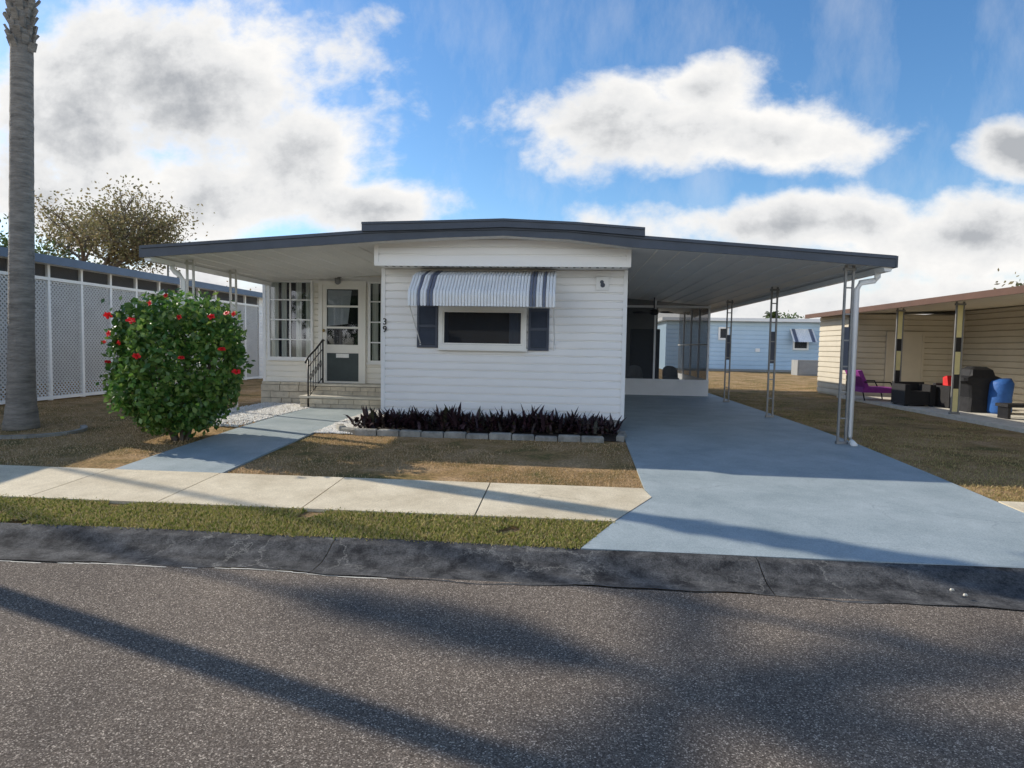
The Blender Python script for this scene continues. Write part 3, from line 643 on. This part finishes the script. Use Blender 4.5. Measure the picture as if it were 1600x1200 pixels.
# ------------------------------------------------------------------ palms
def palm(loc,height,r0,label,nf=26,fl=1.9,grp=None,lean=0,boots=1.0):
    x,y,z=loc; t=thing('palm_tree',loc,label,'palm tree',grp)
    prof_=[(0,1.5),(.12,1.38),(.35,1.2),(.7,1.1),(1.4,1.02),(2.5,.98),(3.8,.92),(height*.7,.86),(height*.93,.86)]
    pts=[];rs=[]
    zs=np.arange(0,height,.09)
    for i,zz in enumerate(zs):
        r=np.interp(zz,[p[0] for p in prof_],[p[1] for p in prof_])*r0
        pts.append((x+lean*zz,y,z-.03+zz)); rs.append(r*(1+.02*(i%2)+random.uniform(-.012,.012)))
    mb=MB(); mb.tube(pts,rs,18); mb.build('trunk',M['trunk'],t,True)
    mb=MB(); xt=x+lean*height
    nb_=int(boots*60)
    for i in range(nb_):
        a=i*2.4; zz=z+height-boots*1.05+i*.017; c_,s_=math.cos(a),math.sin(a); rr=r0*.8; xc=x+lean*(zz-z); o_=random.uniform(.02,.08)
        mb.bar((xc+c_*rr,y+s_*rr,zz),(xc+c_*(rr+o_),y+s_*(rr+o_),zz+.12),.08,.03)
    mb.build('frond_stub',M['trunk'],t)
    vs=[];fs=[]; top_=Vector((xt,y,z+height+.1))
    stem=MB()
    for i in range(nf):
        a=i*2.399; el=R(80)-R(68)*i/nf; p=top_.copy(); e=el; pp=[]
        for s in range(9):
            pp.append(p.copy()); p=p+Vector((math.cos(a)*math.cos(e),math.sin(a)*math.cos(e),math.sin(e)))*fl/9; e-=R(8)
        stem.tube(pp,[.022-.002*k for k in range(9)],5)
        side=Vector((-math.sin(a),math.cos(a),0))
        for k in range(2,9):
            for u in (0,.25,.5,.75):
                q=pp[k-1].lerp(pp[k],u); dr=(pp[k]-pp[k-1]).normalized()
                for sg in (-1,1):
                    L_=.42*math.sin(math.pi*min(1,(k-1+u)/8.5)*.85+.25); tip=q+side*sg*L_*.85+dr*L_*.45+Vector((0,0,-.08-random.random()*.1))
                    o=len(vs); w=dr*.022; vs+=[q-w,q+w,(q+tip)/2+w+Vector((0,0,.03)),tip,(q+tip)/2-w+Vector((0,0,.03))]; fs.append((o,o+1,o+2,o+3,o+4))
    stem.build('frond_stem',M['frond'],t)
    mb=MB(); mb.v=[tuple(v) for v in vs]; mb.f=fs; mb.build('crown',M['frond'],t)
    return t
pt=PY(34,60,8.4); pbs=PY(33,655,8.4)
palm((pbs.x,8.4,gz(8.4)),7.6,.150,'tall grey palm trunk standing in a ring of edging at the left of the lawn',lean=(pt.x-pbs.x)/(pt.z-gz(8.4)),boots=2.3,fl=1.7)
palm((-9.1,5.63,gz(5.6)),11.5,.105,'tall slim palm on the verge just outside the left edge of the photo')
palm((-18.9,10.3,0),12,.05,'tall palm far outside the left edge, the shorter of the pair',fl=2.1,nf=10)
palm((-16.9,10.6,0),13.6,.05,'tall palm far outside the left edge, the taller of the pair',fl=2.2,nf=12)
mb=MB(); ps=[]
for a in np.linspace(R(150),R(400),24): ps.append((-7.72+1.0*math.cos(a),8.2+.62*math.sin(a)))
for (x1,y1),(x2,y2) in zip(ps,ps[1:]): mb.bar((x1,y1,gz(y1)+.0),(x2,y2,gz(y2)+.0),.07,.07)
tag(mb.build('tree_ring_edging',M['edge']),'low curved concrete edging around the foot of the palm trunk','edging')
# ------------------------------------------------------------------ trees
def tree(loc,h,rad,label,leafmat,nl,ls,grp=None,spread=.5,name='broadleaf_tree',wide=1.0):
    x,y,z=loc; t=thing(name,loc,label,'tree',grp); mb=MB(); tips=[]
    def br(p,d,L_,r,lv):
        q=p+d*L_*.5+Vector((random.uniform(-1,1),random.uniform(-1,1),0))*L_*.05; e=p+d*L_
        mb.tube([p,q,e],[r,r*.8,r*.6],6)
        if lv==0: tips.append(e); return
        for k in range(4 if lv>1 else 3):
            nd=(d+Vector((random.gauss(0,1)*wide,random.gauss(0,1)*wide,random.gauss(.15,.5)))*spread).normalized(); br(e,nd,L_*random.uniform(.6,.85),r*.55,lv-1)
            if lv<3: tips.append(e)
    br(Vector(loc),Vector((0,0,1)),h*.27,h*.022,4)
    mb.build('trunk',M['bark'],t)
    P=[]
    for i in range(nl):
        c=random.choice(tips); P.append(c+Vector((random.gauss(0,1),random.gauss(0,1),random.gauss(0,.8)))*rad)
    v,f=leaves(P,ls); npmesh('crown',v,f,leafmat,t)
    return t
q=PX(140,420,-22); tree((q.x,q.y,0),10.2,.42,'tall loose olive brown tree behind the lattice carport on the left',M['treeleaf'],13000,.08,spread=.55,wide=1.25)
q=PX(15,420,-26); tree((q.x,q.y,0),7.6,.6,'leafy tree at the far left edge behind the palm trunk',M['greenleaf'],10000,.10,spread=.5,wide=1.2)
q=PY(365,450,46); tree((q.x,46,0),6.0,.5,'low bare brown tree seen under the left roof edge',M['treeleaf'],4500,.11,wide=1.4)
q=PY(1590,450,30); tree((q.x+.5,30,0),4.6,.5,'orange tinged tree top above the brown carport roof',M['treeleaf'],6000,.11)
q=PY(1237,492,75); tree((q.x,75,0),5.6,.6,'small round green tree behind the blue house',M['greenleaf'],3000,.2)
q=PY(1207,492,70); palm((q.x,70,0),4.6,.15,'small distant palm top above the blue house roof',nf=14,fl=1.1)
# across the street (behind the viewer): reflected in the windows
op=thing('opposite_house',(-2,-14,-.3),'low grey house across the street, behind the viewer','house')
mb=MB(); mb.box(-10,6,-20,-14,-.4,3.0); mb.build('wall',M['acgrey'],op)
mb=MB(); mb.extX([(-20.6,3.0),(-13.4,3.0),(-17,4.6)],-10.5,6.5); mb.build('roof',M['slate2'],op)
for i,(x,lab) in enumerate(((-13,'dense green tree across the street, left of the low house'),(9,'dense green tree across the street, right of the low house'))):
    tree((x,-13,-.4),7.5,.6,lab,M['greenleaf'],6000,.2,wide=1.4)
# ------------------------------------------------------------------ left lattice carport
LX=-10.3
lc=thing('lattice_carport',(LX,15,0),'neighbouring white lattice walled carport with blue roof edge on the left','carport')
mb=MB(); mb.box(LX-4,LX+.35,6.5,24.3,2.68,2.80); mb.build('roof',M['white'],lc)
mb=MB(); mb.box(LX+.352,LX+.39,6.4,24.4,2.66,2.82); mb.box(LX-4,LX+.39,6.40,6.46,2.66,2.82); mb.build('fascia',M['bluefascia'],lc)
def lattice(w,h,pitch=.062,sw=.030):
    mb=MB()
    for s,yy in ((1,0),(-1,.006)):
        c=-h if s==1 else 0; end=w if s==1 else w+h
        while c<end:
            def clip(cc):
                if s==1: v0=max(0,-cc); v1=min(h,w-cc); return (cc+v0,v0),(cc+v1,v1),v1>v0
                v0=max(0,cc-w); v1=min(h,cc); return (cc-v0,v0),(cc-v1,v1),v1>v0
            A,Bq,ok1=clip(c); C2,D2,ok2=clip(c+sw*1.41)
            if ok1 and ok2: mb.add([(yy,A[0],A[1]),(yy,Bq[0],Bq[1]),(yy,D2[0],D2[1]),(yy,C2[0],C2[1])],[(0,1,2,3)])
            c+=pitch*1.41
    return mb
sp=.86; y=7.6; y_end=20.0; first=None
org=ORG[lc.name]
while y<y_end:
    mb=MB(); mb.box(LX-.035,LX+.035,y-.03,y+.03,0,2.68); mb.build('post',M['white'],lc)
    if first is None:
        lt=lattice(sp-.07,2.32); me=bpy.data.meshes.new('lattice_panel'); me.from_pydata(lt.v,[],lt.f); me.materials.append(M['lattice']); first=me
    o=bpy.data.objects.new('lattice_panel',first); C.objects.link(o); o.parent=lc; o.location=Vector((LX,y+.035,.08))-org
    y+=sp
MB().box(LX-.03,LX+.045,7.6,y,2.38,2.44).build('rail',M['white'],lc); MB().box(LX-.03,LX+.045,7.6,y,.02,.08).build('rail',M['white'],lc)
mb=MB(); mb.add([(LX-.02,7.6,2.44),(LX-.02,y,2.44),(LX-.02,y,2.68),(LX-.02,7.6,2.68)],[(0,1,2,3)]); mb.build('dark_screen',M['screend'],lc)
mb=MB(); mb.box(LX-4,LX-3.9,7,24,0,2.68); mb.build('inner_wall',M['acgrey'],lc)
mb=MB(); mb.lapX(y,24.2,.0,2.68,LX+.02,h=.115,sg=1); mb.box(LX-3.8,LX+.015,y,24.2,0,2.68); mb.build('solid_wall',M['white'],lc)
q=PY(262,385,30); t=thing('street_lamp',(q.x,30,0),'thin street lamp whose head peeks above the left roof edge','street lamp')
mb=MB(); mb.tube([(q.x,30,0),(q.x,30,q.z-.1),(q.x-.15,30,q.z+.1),(q.x-.5,30,q.z+.12)],.05,6); mb.build('pole',M['steel'],t)
mb=MB(); mb.tube([(q.x-.4,30,q.z+.12),(q.x-.55,30,q.z+.12),(q.x-.8,30,q.z+.1)],[.05,.12,.05],8); mb.build('lamp_head',M['acgrey'],t)
# ------------------------------------------------------------------ right neighbour
NX=7.55
nb=thing('tan_house',(10.5,14,0),'tan sided neighbouring home with brown roof edge and open carport on the right','house')
mb=MB(); mb.add([(NX-.35,5,2.25),(15,5,2.6),(15,20.2,2.6),(NX-.35,20.2,2.25),(NX-.35,5,2.33),(15,5,2.68),(15,20.2,2.68),(NX-.35,20.2,2.33)],[(0,3,2,1),(4,5,6,7),(0,1,5,4),(2,3,7,6)]); mb.build('roof',M['tan'],nb)
mb=MB(); mb.box(NX-.40,NX-.352,4.95,20.3,2.225,2.345); mb.build('fascia',M['brown'],nb)
mb=MB(); mb.lap(NX,10.5,0.05,2.27,18.1,h=.15,p=.03); mb.lapX(18.1,20.1,.05,2.27,NX,h=.15,p=.03); mb.box(NX+.001,10.5,18.101,20.1,0,2.26); mb.build('shed_wall',M['tan'],nb)
mb=MB(); mb.lapX(5,18.1,.05,2.38,10.5,h=.15,p=.03); mb.box(10.501,15,5,24,0,2.38); mb.build('wall',M['tan'],nb)
a,b,c,d=rect(1385,522,1437,620,18.1)
mb=MB(); mb.box(a,b,18.04,18.065,.05,d); mb.frame(a-.06,b+.06,.0,d+.06,.06,18.03,18.068); mb.build('door',M['tan'],nb)
tag(MB().box(NX-.25,10.5,7.5,18.1,-.05,.06).build('carport_slab',M['conc']),kind='structure')
for y in (9.6,13.2,15.45): post(NX,y,2.255,.06,'n',nb,w=.065)
sz=.06
q=PY(1362,600,16.6)
t=thing('lounge_chair',(q.x,16.6,sz),'purple folding lounge chair beside the tan shed wall','chair'); x=q.x+.05;y=16.6
mb=MB(); mb.box(x-.42,x+.42,y-.40,y+.40,sz+.20,sz+.32); mb.build('seat',M['purple'],t)
mb=MB(); mb.add([(x-.34,y-.38,sz+.28),(x-.34,y+.38,sz+.28),(x-.56,y+.38,sz+.72),(x-.56,y-.38,sz+.72),(x-.26,y-.38,sz+.30),(x-.26,y+.38,sz+.30),(x-.46,y+.38,sz+.74),(x-.46,y-.38,sz+.74)],[(0,1,2,3),(4,5,6,7),(0,3,7,4),(2,3,7,6),(1,2,6,5)]); mb.build('backrest',M['purple'],t)
for sgn in (-1,1):
    for xx in (-.35,.38): mb=MB(); mb.tube([(x+xx,y+sgn*.34,sz),(x+xx-.05,y+sgn*.34,sz+.22)],.016,6); mb.build('leg',M['black'],t)
    mb=MB(); mb.tube([(x-.4,y+sgn*.41,sz+.46),(x+.2,y+sgn*.41,sz+.46),(x+.28,y+sgn*.41,sz+.3)],.018,6); mb.build('armrest',M['black'],t)
def sofa(x0,x1,y0,y1,label):
    t=thing('wicker_sofa',((x0+x1)/2,(y0+y1)/2,sz),label,'sofa')
    mb=MB(); mb.box(x0+.12,x1-.12,y0+.02,y1-.15,sz+.03,sz+.33); mb.build('seat',M['wicker'],t)
    for a in (x0,x1-.12): MB().box(a,a+.118,y0,y1-.12,sz+.02,sz+.48).build('armrest',M['wicker'],t)
    MB().box(x0,x1,y1-.118,y1,sz+.02,sz+.52).build('backrest',M['wicker'],t)
    for a in (x0+.03,x1-.09):
        for b in (y0+.03,y1-.09): MB().box(a,a+.06,b,b+.06,sz,sz+.02).build('leg',M['black'],t)
    return t
x0=PY(1410,620,15.0).x; x1=PY(1458,620,15.0).x
sofa(x0,x1,14.9,15.5,'black wicker patio seat between the neighbour posts, left one')
x2=PY(1500,620,14.6).x
sofa(x1+.06,x2+.25,14.5,15.15,'black wicker patio seat with red cushion beside the covered grill')
q=x1+.19
mb=MB(); mb.extX([(14.56,sz+.335),(14.98,sz+.335),(15.02,sz+.66),(14.86,sz+.70),(14.80,sz+.48),(14.56,sz+.46)],q,q+.46); tag(mb.build('cushion',M['red']),'red cushion on the black wicker seat','cushion')
q=PY(1524,610,13.9)
def lathebox(mb,x,y,prof):
    vs=[]
    for (z,w,d_) in prof:
        for sx,sy in ((-1,-.8),(-.85,-1),(.85,-1),(1,-.8),(1,.8),(.85,1),(-.85,1),(-1,.8)): vs.append((x+sx*w,y+sy*d_,z+.01*math.sin(sx*7+z*9)))
    k=8; fs=[(i*k+j,i*k+(j+1)%k,(i+1)*k+(j+1)%k,(i+1)*k+j) for i in range(len(prof)-1) for j in range(k)]; fs.append(tuple((len(prof)-1)*k+j for j in range(k)))
    mb.add(vs,fs)
mb=MB(); lathebox(mb,q.x,13.9,[(sz,.25,.24),(sz+.3,.22,.22),(sz+.58,.26,.24),(sz+.64,.36,.26),(sz+.70,.36,.26),(sz+.74,.25,.24),(sz+.86,.22,.2),(sz+.92,.13,.12)])
tag(mb.build('covered_grill',M['cover']),'black covered barbecue grill standing behind the nearest striped post','grill')
q=PY(1563,612,13.6); mb=MB(); mb.tube([(q.x,13.6,sz),(q.x,13.6,sz+.05),(q.x,13.6,sz+.35),(q.x+.02,13.6,sz+.6),(q.x,13.6,sz+.68),(q.x,13.6,sz+.7)],[.19,.21,.2,.205,.17,.02],14)
tag(mb.build('blue_bin',M['bluep'],None,True),'blue fabric covered bin right of the grill','bin')
q=PY(1588,640,12.6); 
t=thing('low_bench',(q.x,12.6,sz),'low dark bench at the right edge, in front of the blue bin','bench')
MB().box(q.x-.28,q.x+.4,12.4,12.75,sz+.22,sz+.28).build('seat',M['wicker'],t)
for a in (q.x-.25,q.x+.33): MB().box(a,a+.05,12.43,12.72,sz,sz+.219).build('leg',M['black'],t)
# ------------------------------------------------------------------ far blue house
YF=38
bh=thing('blue_house',(11,YF,0),'pale blue home with white trim far behind the carport','house')
bx0=PY(1040,540,YF).x; bx1=PY(1330,540,YF).x; bzt=PY(1200,503,YF).z; bzb=PY(1180,577,YF).z
MB().lap(bx0,bx1,bzb,bzt,YF,h=.25,p=.04).box(bx0,bx1,YF+.01,YF+8,0,bzt).build('wall',M['blue'],bh)
MB().box(bx0-.3,bx1+.3,YF-.5,YF+8.2,bzt,bzt+.18).build('roof',M['white'],bh)
MB().box(bx0+.1,bx1-.1,YF-.05,YF-.03,0,bzb-.02).build('skirting',M['acgrey'],bh)
def bwin(a,b,c,d,awn=False):
    x0,x1,z0,z1=rect(a,b,c,d,YF)
    w=MB().box(x0+.08,x1-.08,YF-.08,YF-.045,z0+.08,z1-.08).build('window',M['screend'],bh)
    MB().frame(x0,x1,z0,z1,.1,YF-.12,YF-.045).build('window_frame',M['white'],w)
bwin(1122,511,1138,531); bwin(1238,520,1263,547)
x0,x1,z0,z1=rect(1237,514,1274,535,YF-.4); mw=MB();ms=[MB(),MB()]; n=14; W=(x1-x0)/n
for i in range(n):
    a=x0+i*W; (ms[0] if i in(1,2) else ms[1] if i in (11,12) else mw).add([(a,YF-.05,z1),(a+W*.5,YF-.07,z1+.02),(a+W,YF-.05,z1),(a,YF-.8,z0),(a+W*.5,YF-.84,z0+.03),(a+W,YF-.8,z0)],[(0,1,4,3),(1,2,5,4)])
aw=mw.build('awning',M['awn'],bh)
for s_ in ms: s_.build('awning_stripe',M['stripe'],aw)
q=PY(1183,547,YF); MB().box(q.x-.12,q.x+.12,YF-.12,YF-.045,q.z-.1,q.z+.1).build('vent_hood',M['white'],bh)
x0,x1,z0,z1=rect(1246,563,1290,589,33.5)
t=thing('air_conditioner',((x0+x1)/2,33.5,0),'grey outdoor air conditioning unit on the lawn before the blue house','air conditioner')
MB().box(x0,x1,33.5,34.4,0,z1).build('casing',M['acgrey'],t)
mb=MB()
for k in range(9): z=.1+k*(z1-.2)/9; mb.box(x0+.08,x1-.08,33.47,33.499,z,z+.04)
mb.build('grille',M['greych'],t)
t=thing('far_white_home',(3,62,0),'low white home far away seen under the carport roof beyond the screens','house')
MB().lap(-6,6.5,.3,2.8,60,h=.2,p=.03).box(-6,6.5,60.01,68,0,2.8).build('wall',M['white'],t); MB().box(-6.3,6.8,59.5,68.3,2.8,3.0).build('roof',M['bluefascia'],t)
# ------------------------------------------------------------------ grass
def blades(name,fn,n,h0,h1,w,cols,label):
    X=fn(n); n=len(X); z=np.interp(X[:,1],[p[0] for p in PR],[p[1] for p in PR])-.008
    base=np.column_stack([X,z]); a=rng.uniform(0,6.28,n); h=rng.uniform(h0,h1,n); lean=rng.uniform(.1,1.0,n)*h
    e=np.column_stack([-np.sin(a),np.cos(a),np.zeros(n)])*w
    a2=rng.uniform(0,6.28,n); ld=np.column_stack([np.cos(a2),np.sin(a2),np.zeros(n)])*lean[:,None]; up=np.column_stack([np.zeros(n),np.zeros(n),h])
    v=np.stack([base-e,base+e,base+ld*.5+up*.65+e*.8,base+ld+up,base+ld*.5+up*.65-e*.8],1).reshape(-1,3)
    f=np.arange(5*n).reshape(n,5); tag(npmesh(name,v,f,island(name,cols,.8,.25,spec=.1)),label,'grass',kind='stuff')
def fbm2(x,y): return np.sin(x*1.7+np.sin(y*2.3)*1.4)+np.sin(y*3.1+x*2.1+1)*.6+np.sin(x*5.3-y*4.1)*.4
def lawnfn(n):
    x=rng.uniform(-10,.76,n); y=6.19+ (rng.uniform(0,1,n)**1.3)*6
    k=~((x>-4.80)&(x<-3.5)) & ~((x>XL-.4)&(y>8.62)) & ~((y>9.3)&(x>-6.1)) & (fbm2(x,y)>rng.normal(-.5,.4,n))
    return np.column_stack([x,y])[k]
dry=[(.30,.22,.10),(.56,.39,.22),(.68,.50,.31),(.42,.29,.15),(.18,.18,.07)]
blades('lawn_grass',lawnfn,90000,.008,.026,.0035,dry,'short dry brown lawn grass around the front path')
def stripfn(n):
    x=rng.uniform(-9,.6,n); y=rng.uniform(4.59,5.17,n)+rng.normal(0,.012,n); k=(x<(.12+(y-4.6)*.5))&(fbm2(x*2,y*2)>-1.5); return np.column_stack([x,y])[k]
blades('verge_grass',stripfn,62000,.012,.042,.006,[(.17,.22,.05),(.28,.30,.07),(.45,.39,.14),(.54,.42,.23),(.28,.28,.08)],'thick green weedy grass of the verge between sidewalk and kerb')
def rightfn(n):
    y=6.25+(rng.uniform(0,1,n)**1.6)*22; x=rng.uniform(3.99,7.25,n); x=np.where(y>19,rng.uniform(3.99,11,n),x)
    return np.column_stack([x,y])[fbm2(x,y)>rng.normal(-.6,.4,n)]
blades('side_lawn_grass',rightfn,42000,.008,.030,.004,[(.22,.22,.07),(.40,.32,.14),(.54,.41,.21),(.32,.26,.11)],'short green brown lawn grass right of the driveway')
for (px,py,lab) in ((1487,930,'pale stone chip on the road edge, left of the pair'),(1508,936,'pale stone chip on the road edge, right of the pair')):
    d=ray(px,py); p=CAM+d*((-.30-H)/d.z); mb=MB(); mb.tube([(p.x-.012,p.y,gz(p.y)+.004),(p.x-.005,p.y,gz(p.y)+.011),(p.x+.006,p.y,gz(p.y)+.010),(p.x+.012,p.y,gz(p.y)+.005)],[.004,.009,.008,.004],7); tag(mb.build('stone_chip',M['conc']),lab,'stone')
# ------------------------------------------------------------------ light
EL=R(31); sd=Vector((-.934,.356,0)).normalized()
sun=bpy.data.lights.new('sun','SUN'); sun.energy=5.0; sun.angle=R(.53); sun.color=(1,.92,.79)
so=bpy.data.objects.new('sun',sun); C.objects.link(so)
tos=Vector((sd.x*math.cos(EL),sd.y*math.cos(EL),math.sin(EL))); so.rotation_euler=tos.to_track_quat('Z','Y').to_euler()
w=bpy.data.worlds.new('World'); S.world=w; w.use_nodes=True; nt=w.node_tree; nt.nodes.clear(); L=nt.links.new
try: w.cycles.sampling_method='MANUAL'; w.cycles.sample_map_resolution=512
except Exception: pass
out=N(nt,'ShaderNodeOutputWorld'); bg=N(nt,'ShaderNodeBackground'); L(bg.outputs[0],out.inputs[0])
sky=N(nt,'ShaderNodeTexSky',sky_type='NISHITA'); sky.sun_disc=False; sky.sun_elevation=EL; sky.sun_rotation=math.atan2(sd.x,sd.y); sky.air_density=1.0; sky.dust_density=.4; sky.ozone_density=3.0
BG=.15; bg.inputs[1].default_value=BG
hs=N(nt,'ShaderNodeHueSaturation'); hs.inputs['Saturation'].default_value=1.2; hs.inputs['Value'].default_value=1.15; L(sky.outputs[0],hs.inputs['Color'])
tc=N(nt,'ShaderNodeTexCoord'); sp_=N(nt,'ShaderNodeSeparateXYZ'); L(tc.outputs['Generated'],sp_.inputs[0])
def MT(op,a,b=None,c=None,clamp=False):
    n=N(nt,'ShaderNodeMath',operation=op); n.use_clamp=clamp
    for i,v in enumerate((a,b,c)):
        if v is None: continue
        if isinstance(v,(int,float)): n.inputs[i].default_value=v
        else: L(v,n.inputs[i])
    return n.outputs[0]
ya=MT('MAXIMUM',MT('ABSOLUTE',sp_.outputs[1]),.12)
u=MT('DIVIDE',sp_.outputs[0],ya); v_=MT('DIVIDE',sp_.outputs[2],ya)
cmb=N(nt,'ShaderNodeCombineXYZ'); L(u,cmb.inputs[0]); L(v_,cmb.inputs[1])
mp=N(nt,'ShaderNodeMapping'); mp.inputs['Scale'].default_value=(1,1.3,1); L(cmb.outputs[0],mp.inputs[0])
nz=N(nt,'ShaderNodeTexNoise'); nz.inputs['Scale'].default_value=5.5; nz.inputs['Detail'].default_value=10; nz.inputs['Roughness'].default_value=.6; nz.inputs['Distortion'].default_value=.1; L(mp.outputs[0],nz.inputs['Vector'])
nb_=N(nt,'ShaderNodeTexNoise'); nb_.inputs['Scale'].default_value=3.6; nb_.inputs['Detail'].default_value=8; nb_.inputs['Roughness'].default_value=.62; L(mp.outputs[0],nb_.inputs['Vector'])
# (px,py,rx,ry) of each cloud lump, turned into directions in the sky
ell=[(290,130,285,160),(90,190,170,150),(480,235,140,90),(220,310,330,95),(600,325,150,50),
 (1000,200,235,88),(1230,215,190,60),(1090,135,100,50),(1240,350,360,50),(1500,370,280,85),(1600,235,100,55),(800,470,1500,70)]
fld=None
for (a,b,rx,ry) in ell:
    p=ray(a,b);p1=ray(a+rx,b);p2=ray(a,b-ry)
    uc,vc=p.x/p.y,p.z/p.y; ru=abs(p1.x/p1.y-uc); rv=abs(p2.z/p2.y-vc)
    s=N(nt,'ShaderNodeVectorMath',operation='SUBTRACT'); L(cmb.outputs[0],s.inputs[0]); s.inputs[1].default_value=(uc,vc,0)
    k=N(nt,'ShaderNodeVectorMath',operation='MULTIPLY'); L(s.outputs[0],k.inputs[0]); k.inputs[1].default_value=(1/ru,1/rv,0)
    l=N(nt,'ShaderNodeVectorMath',operation='LENGTH'); L(k.outputs[0],l.inputs[0])
    e=MT('SUBTRACT',1.0,l.outputs['Value'])
    fld=e if fld is None else MT('SMOOTH_MAX',fld,e,.2)
fld=MT('MAXIMUM',fld,-.8)
dens=MT('ADD',fld,MT('MULTIPLY',MT('SUBTRACT',nz.outputs['Fac'],.5),2.3))
al=N(nt,'ShaderNodeMapRange'); al.interpolation_type='SMOOTHSTEP'; al.inputs[1].default_value=-.14; al.inputs[2].default_value=.42; L(dens,al.inputs[0])
th=N(nt,'ShaderNodeMapRange'); th.inputs[1].default_value=.15; th.inputs[2].default_value=1.15; L(MT('ADD',dens,MT('MULTIPLY',MT('SUBTRACT',nb_.outputs['Fac'],.5),2.4)),th.inputs[0])
cr=N(nt,'ShaderNodeValToRGB'); e=cr.color_ramp.elements; e[0].position=0; e[0].color=(1.0,.985,.96,1); e[1].position=1; e[1].color=(.46,.48,.51,1)
k=cr.color_ramp.elements.new(.5); k.color=(.82,.825,.83,1); L(th.outputs[0],cr.inputs[0])
bk=N(nt,'ShaderNodeMapRange'); bk.inputs[1].default_value=.15; bk.inputs[2].default_value=-.35; bk.inputs[3].default_value=1/BG; bk.inputs[4].default_value=3.1/BG; L(sp_.outputs[1],bk.inputs[0])  # clouds behind the viewer glow brighter, added fill for the shaded house front
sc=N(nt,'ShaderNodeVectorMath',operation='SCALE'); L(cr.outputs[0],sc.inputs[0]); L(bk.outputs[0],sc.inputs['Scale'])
mp2=N(nt,'ShaderNodeMapping'); mp2.inputs['Rotation'].default_value=(0,0,R(-40)); mp2.inputs['Scale'].default_value=(4,1.6,1); L(cmb.outputs[0],mp2.inputs[0])
nc=N(nt,'ShaderNodeTexNoise'); nc.inputs['Scale'].default_value=1.6; nc.inputs['Detail'].default_value=7; nc.inputs['Roughness'].default_value=.65; L(mp2.outputs[0],nc.inputs['Vector'])
ci=N(nt,'ShaderNodeMapRange'); ci.inputs[1].default_value=.48; ci.inputs[2].default_value=.85; ci.inputs[4].default_value=.32; L(nc.outputs['Fac'],ci.inputs[0])
alpha=MT('MAXIMUM',al.outputs[0],ci.outputs[0])
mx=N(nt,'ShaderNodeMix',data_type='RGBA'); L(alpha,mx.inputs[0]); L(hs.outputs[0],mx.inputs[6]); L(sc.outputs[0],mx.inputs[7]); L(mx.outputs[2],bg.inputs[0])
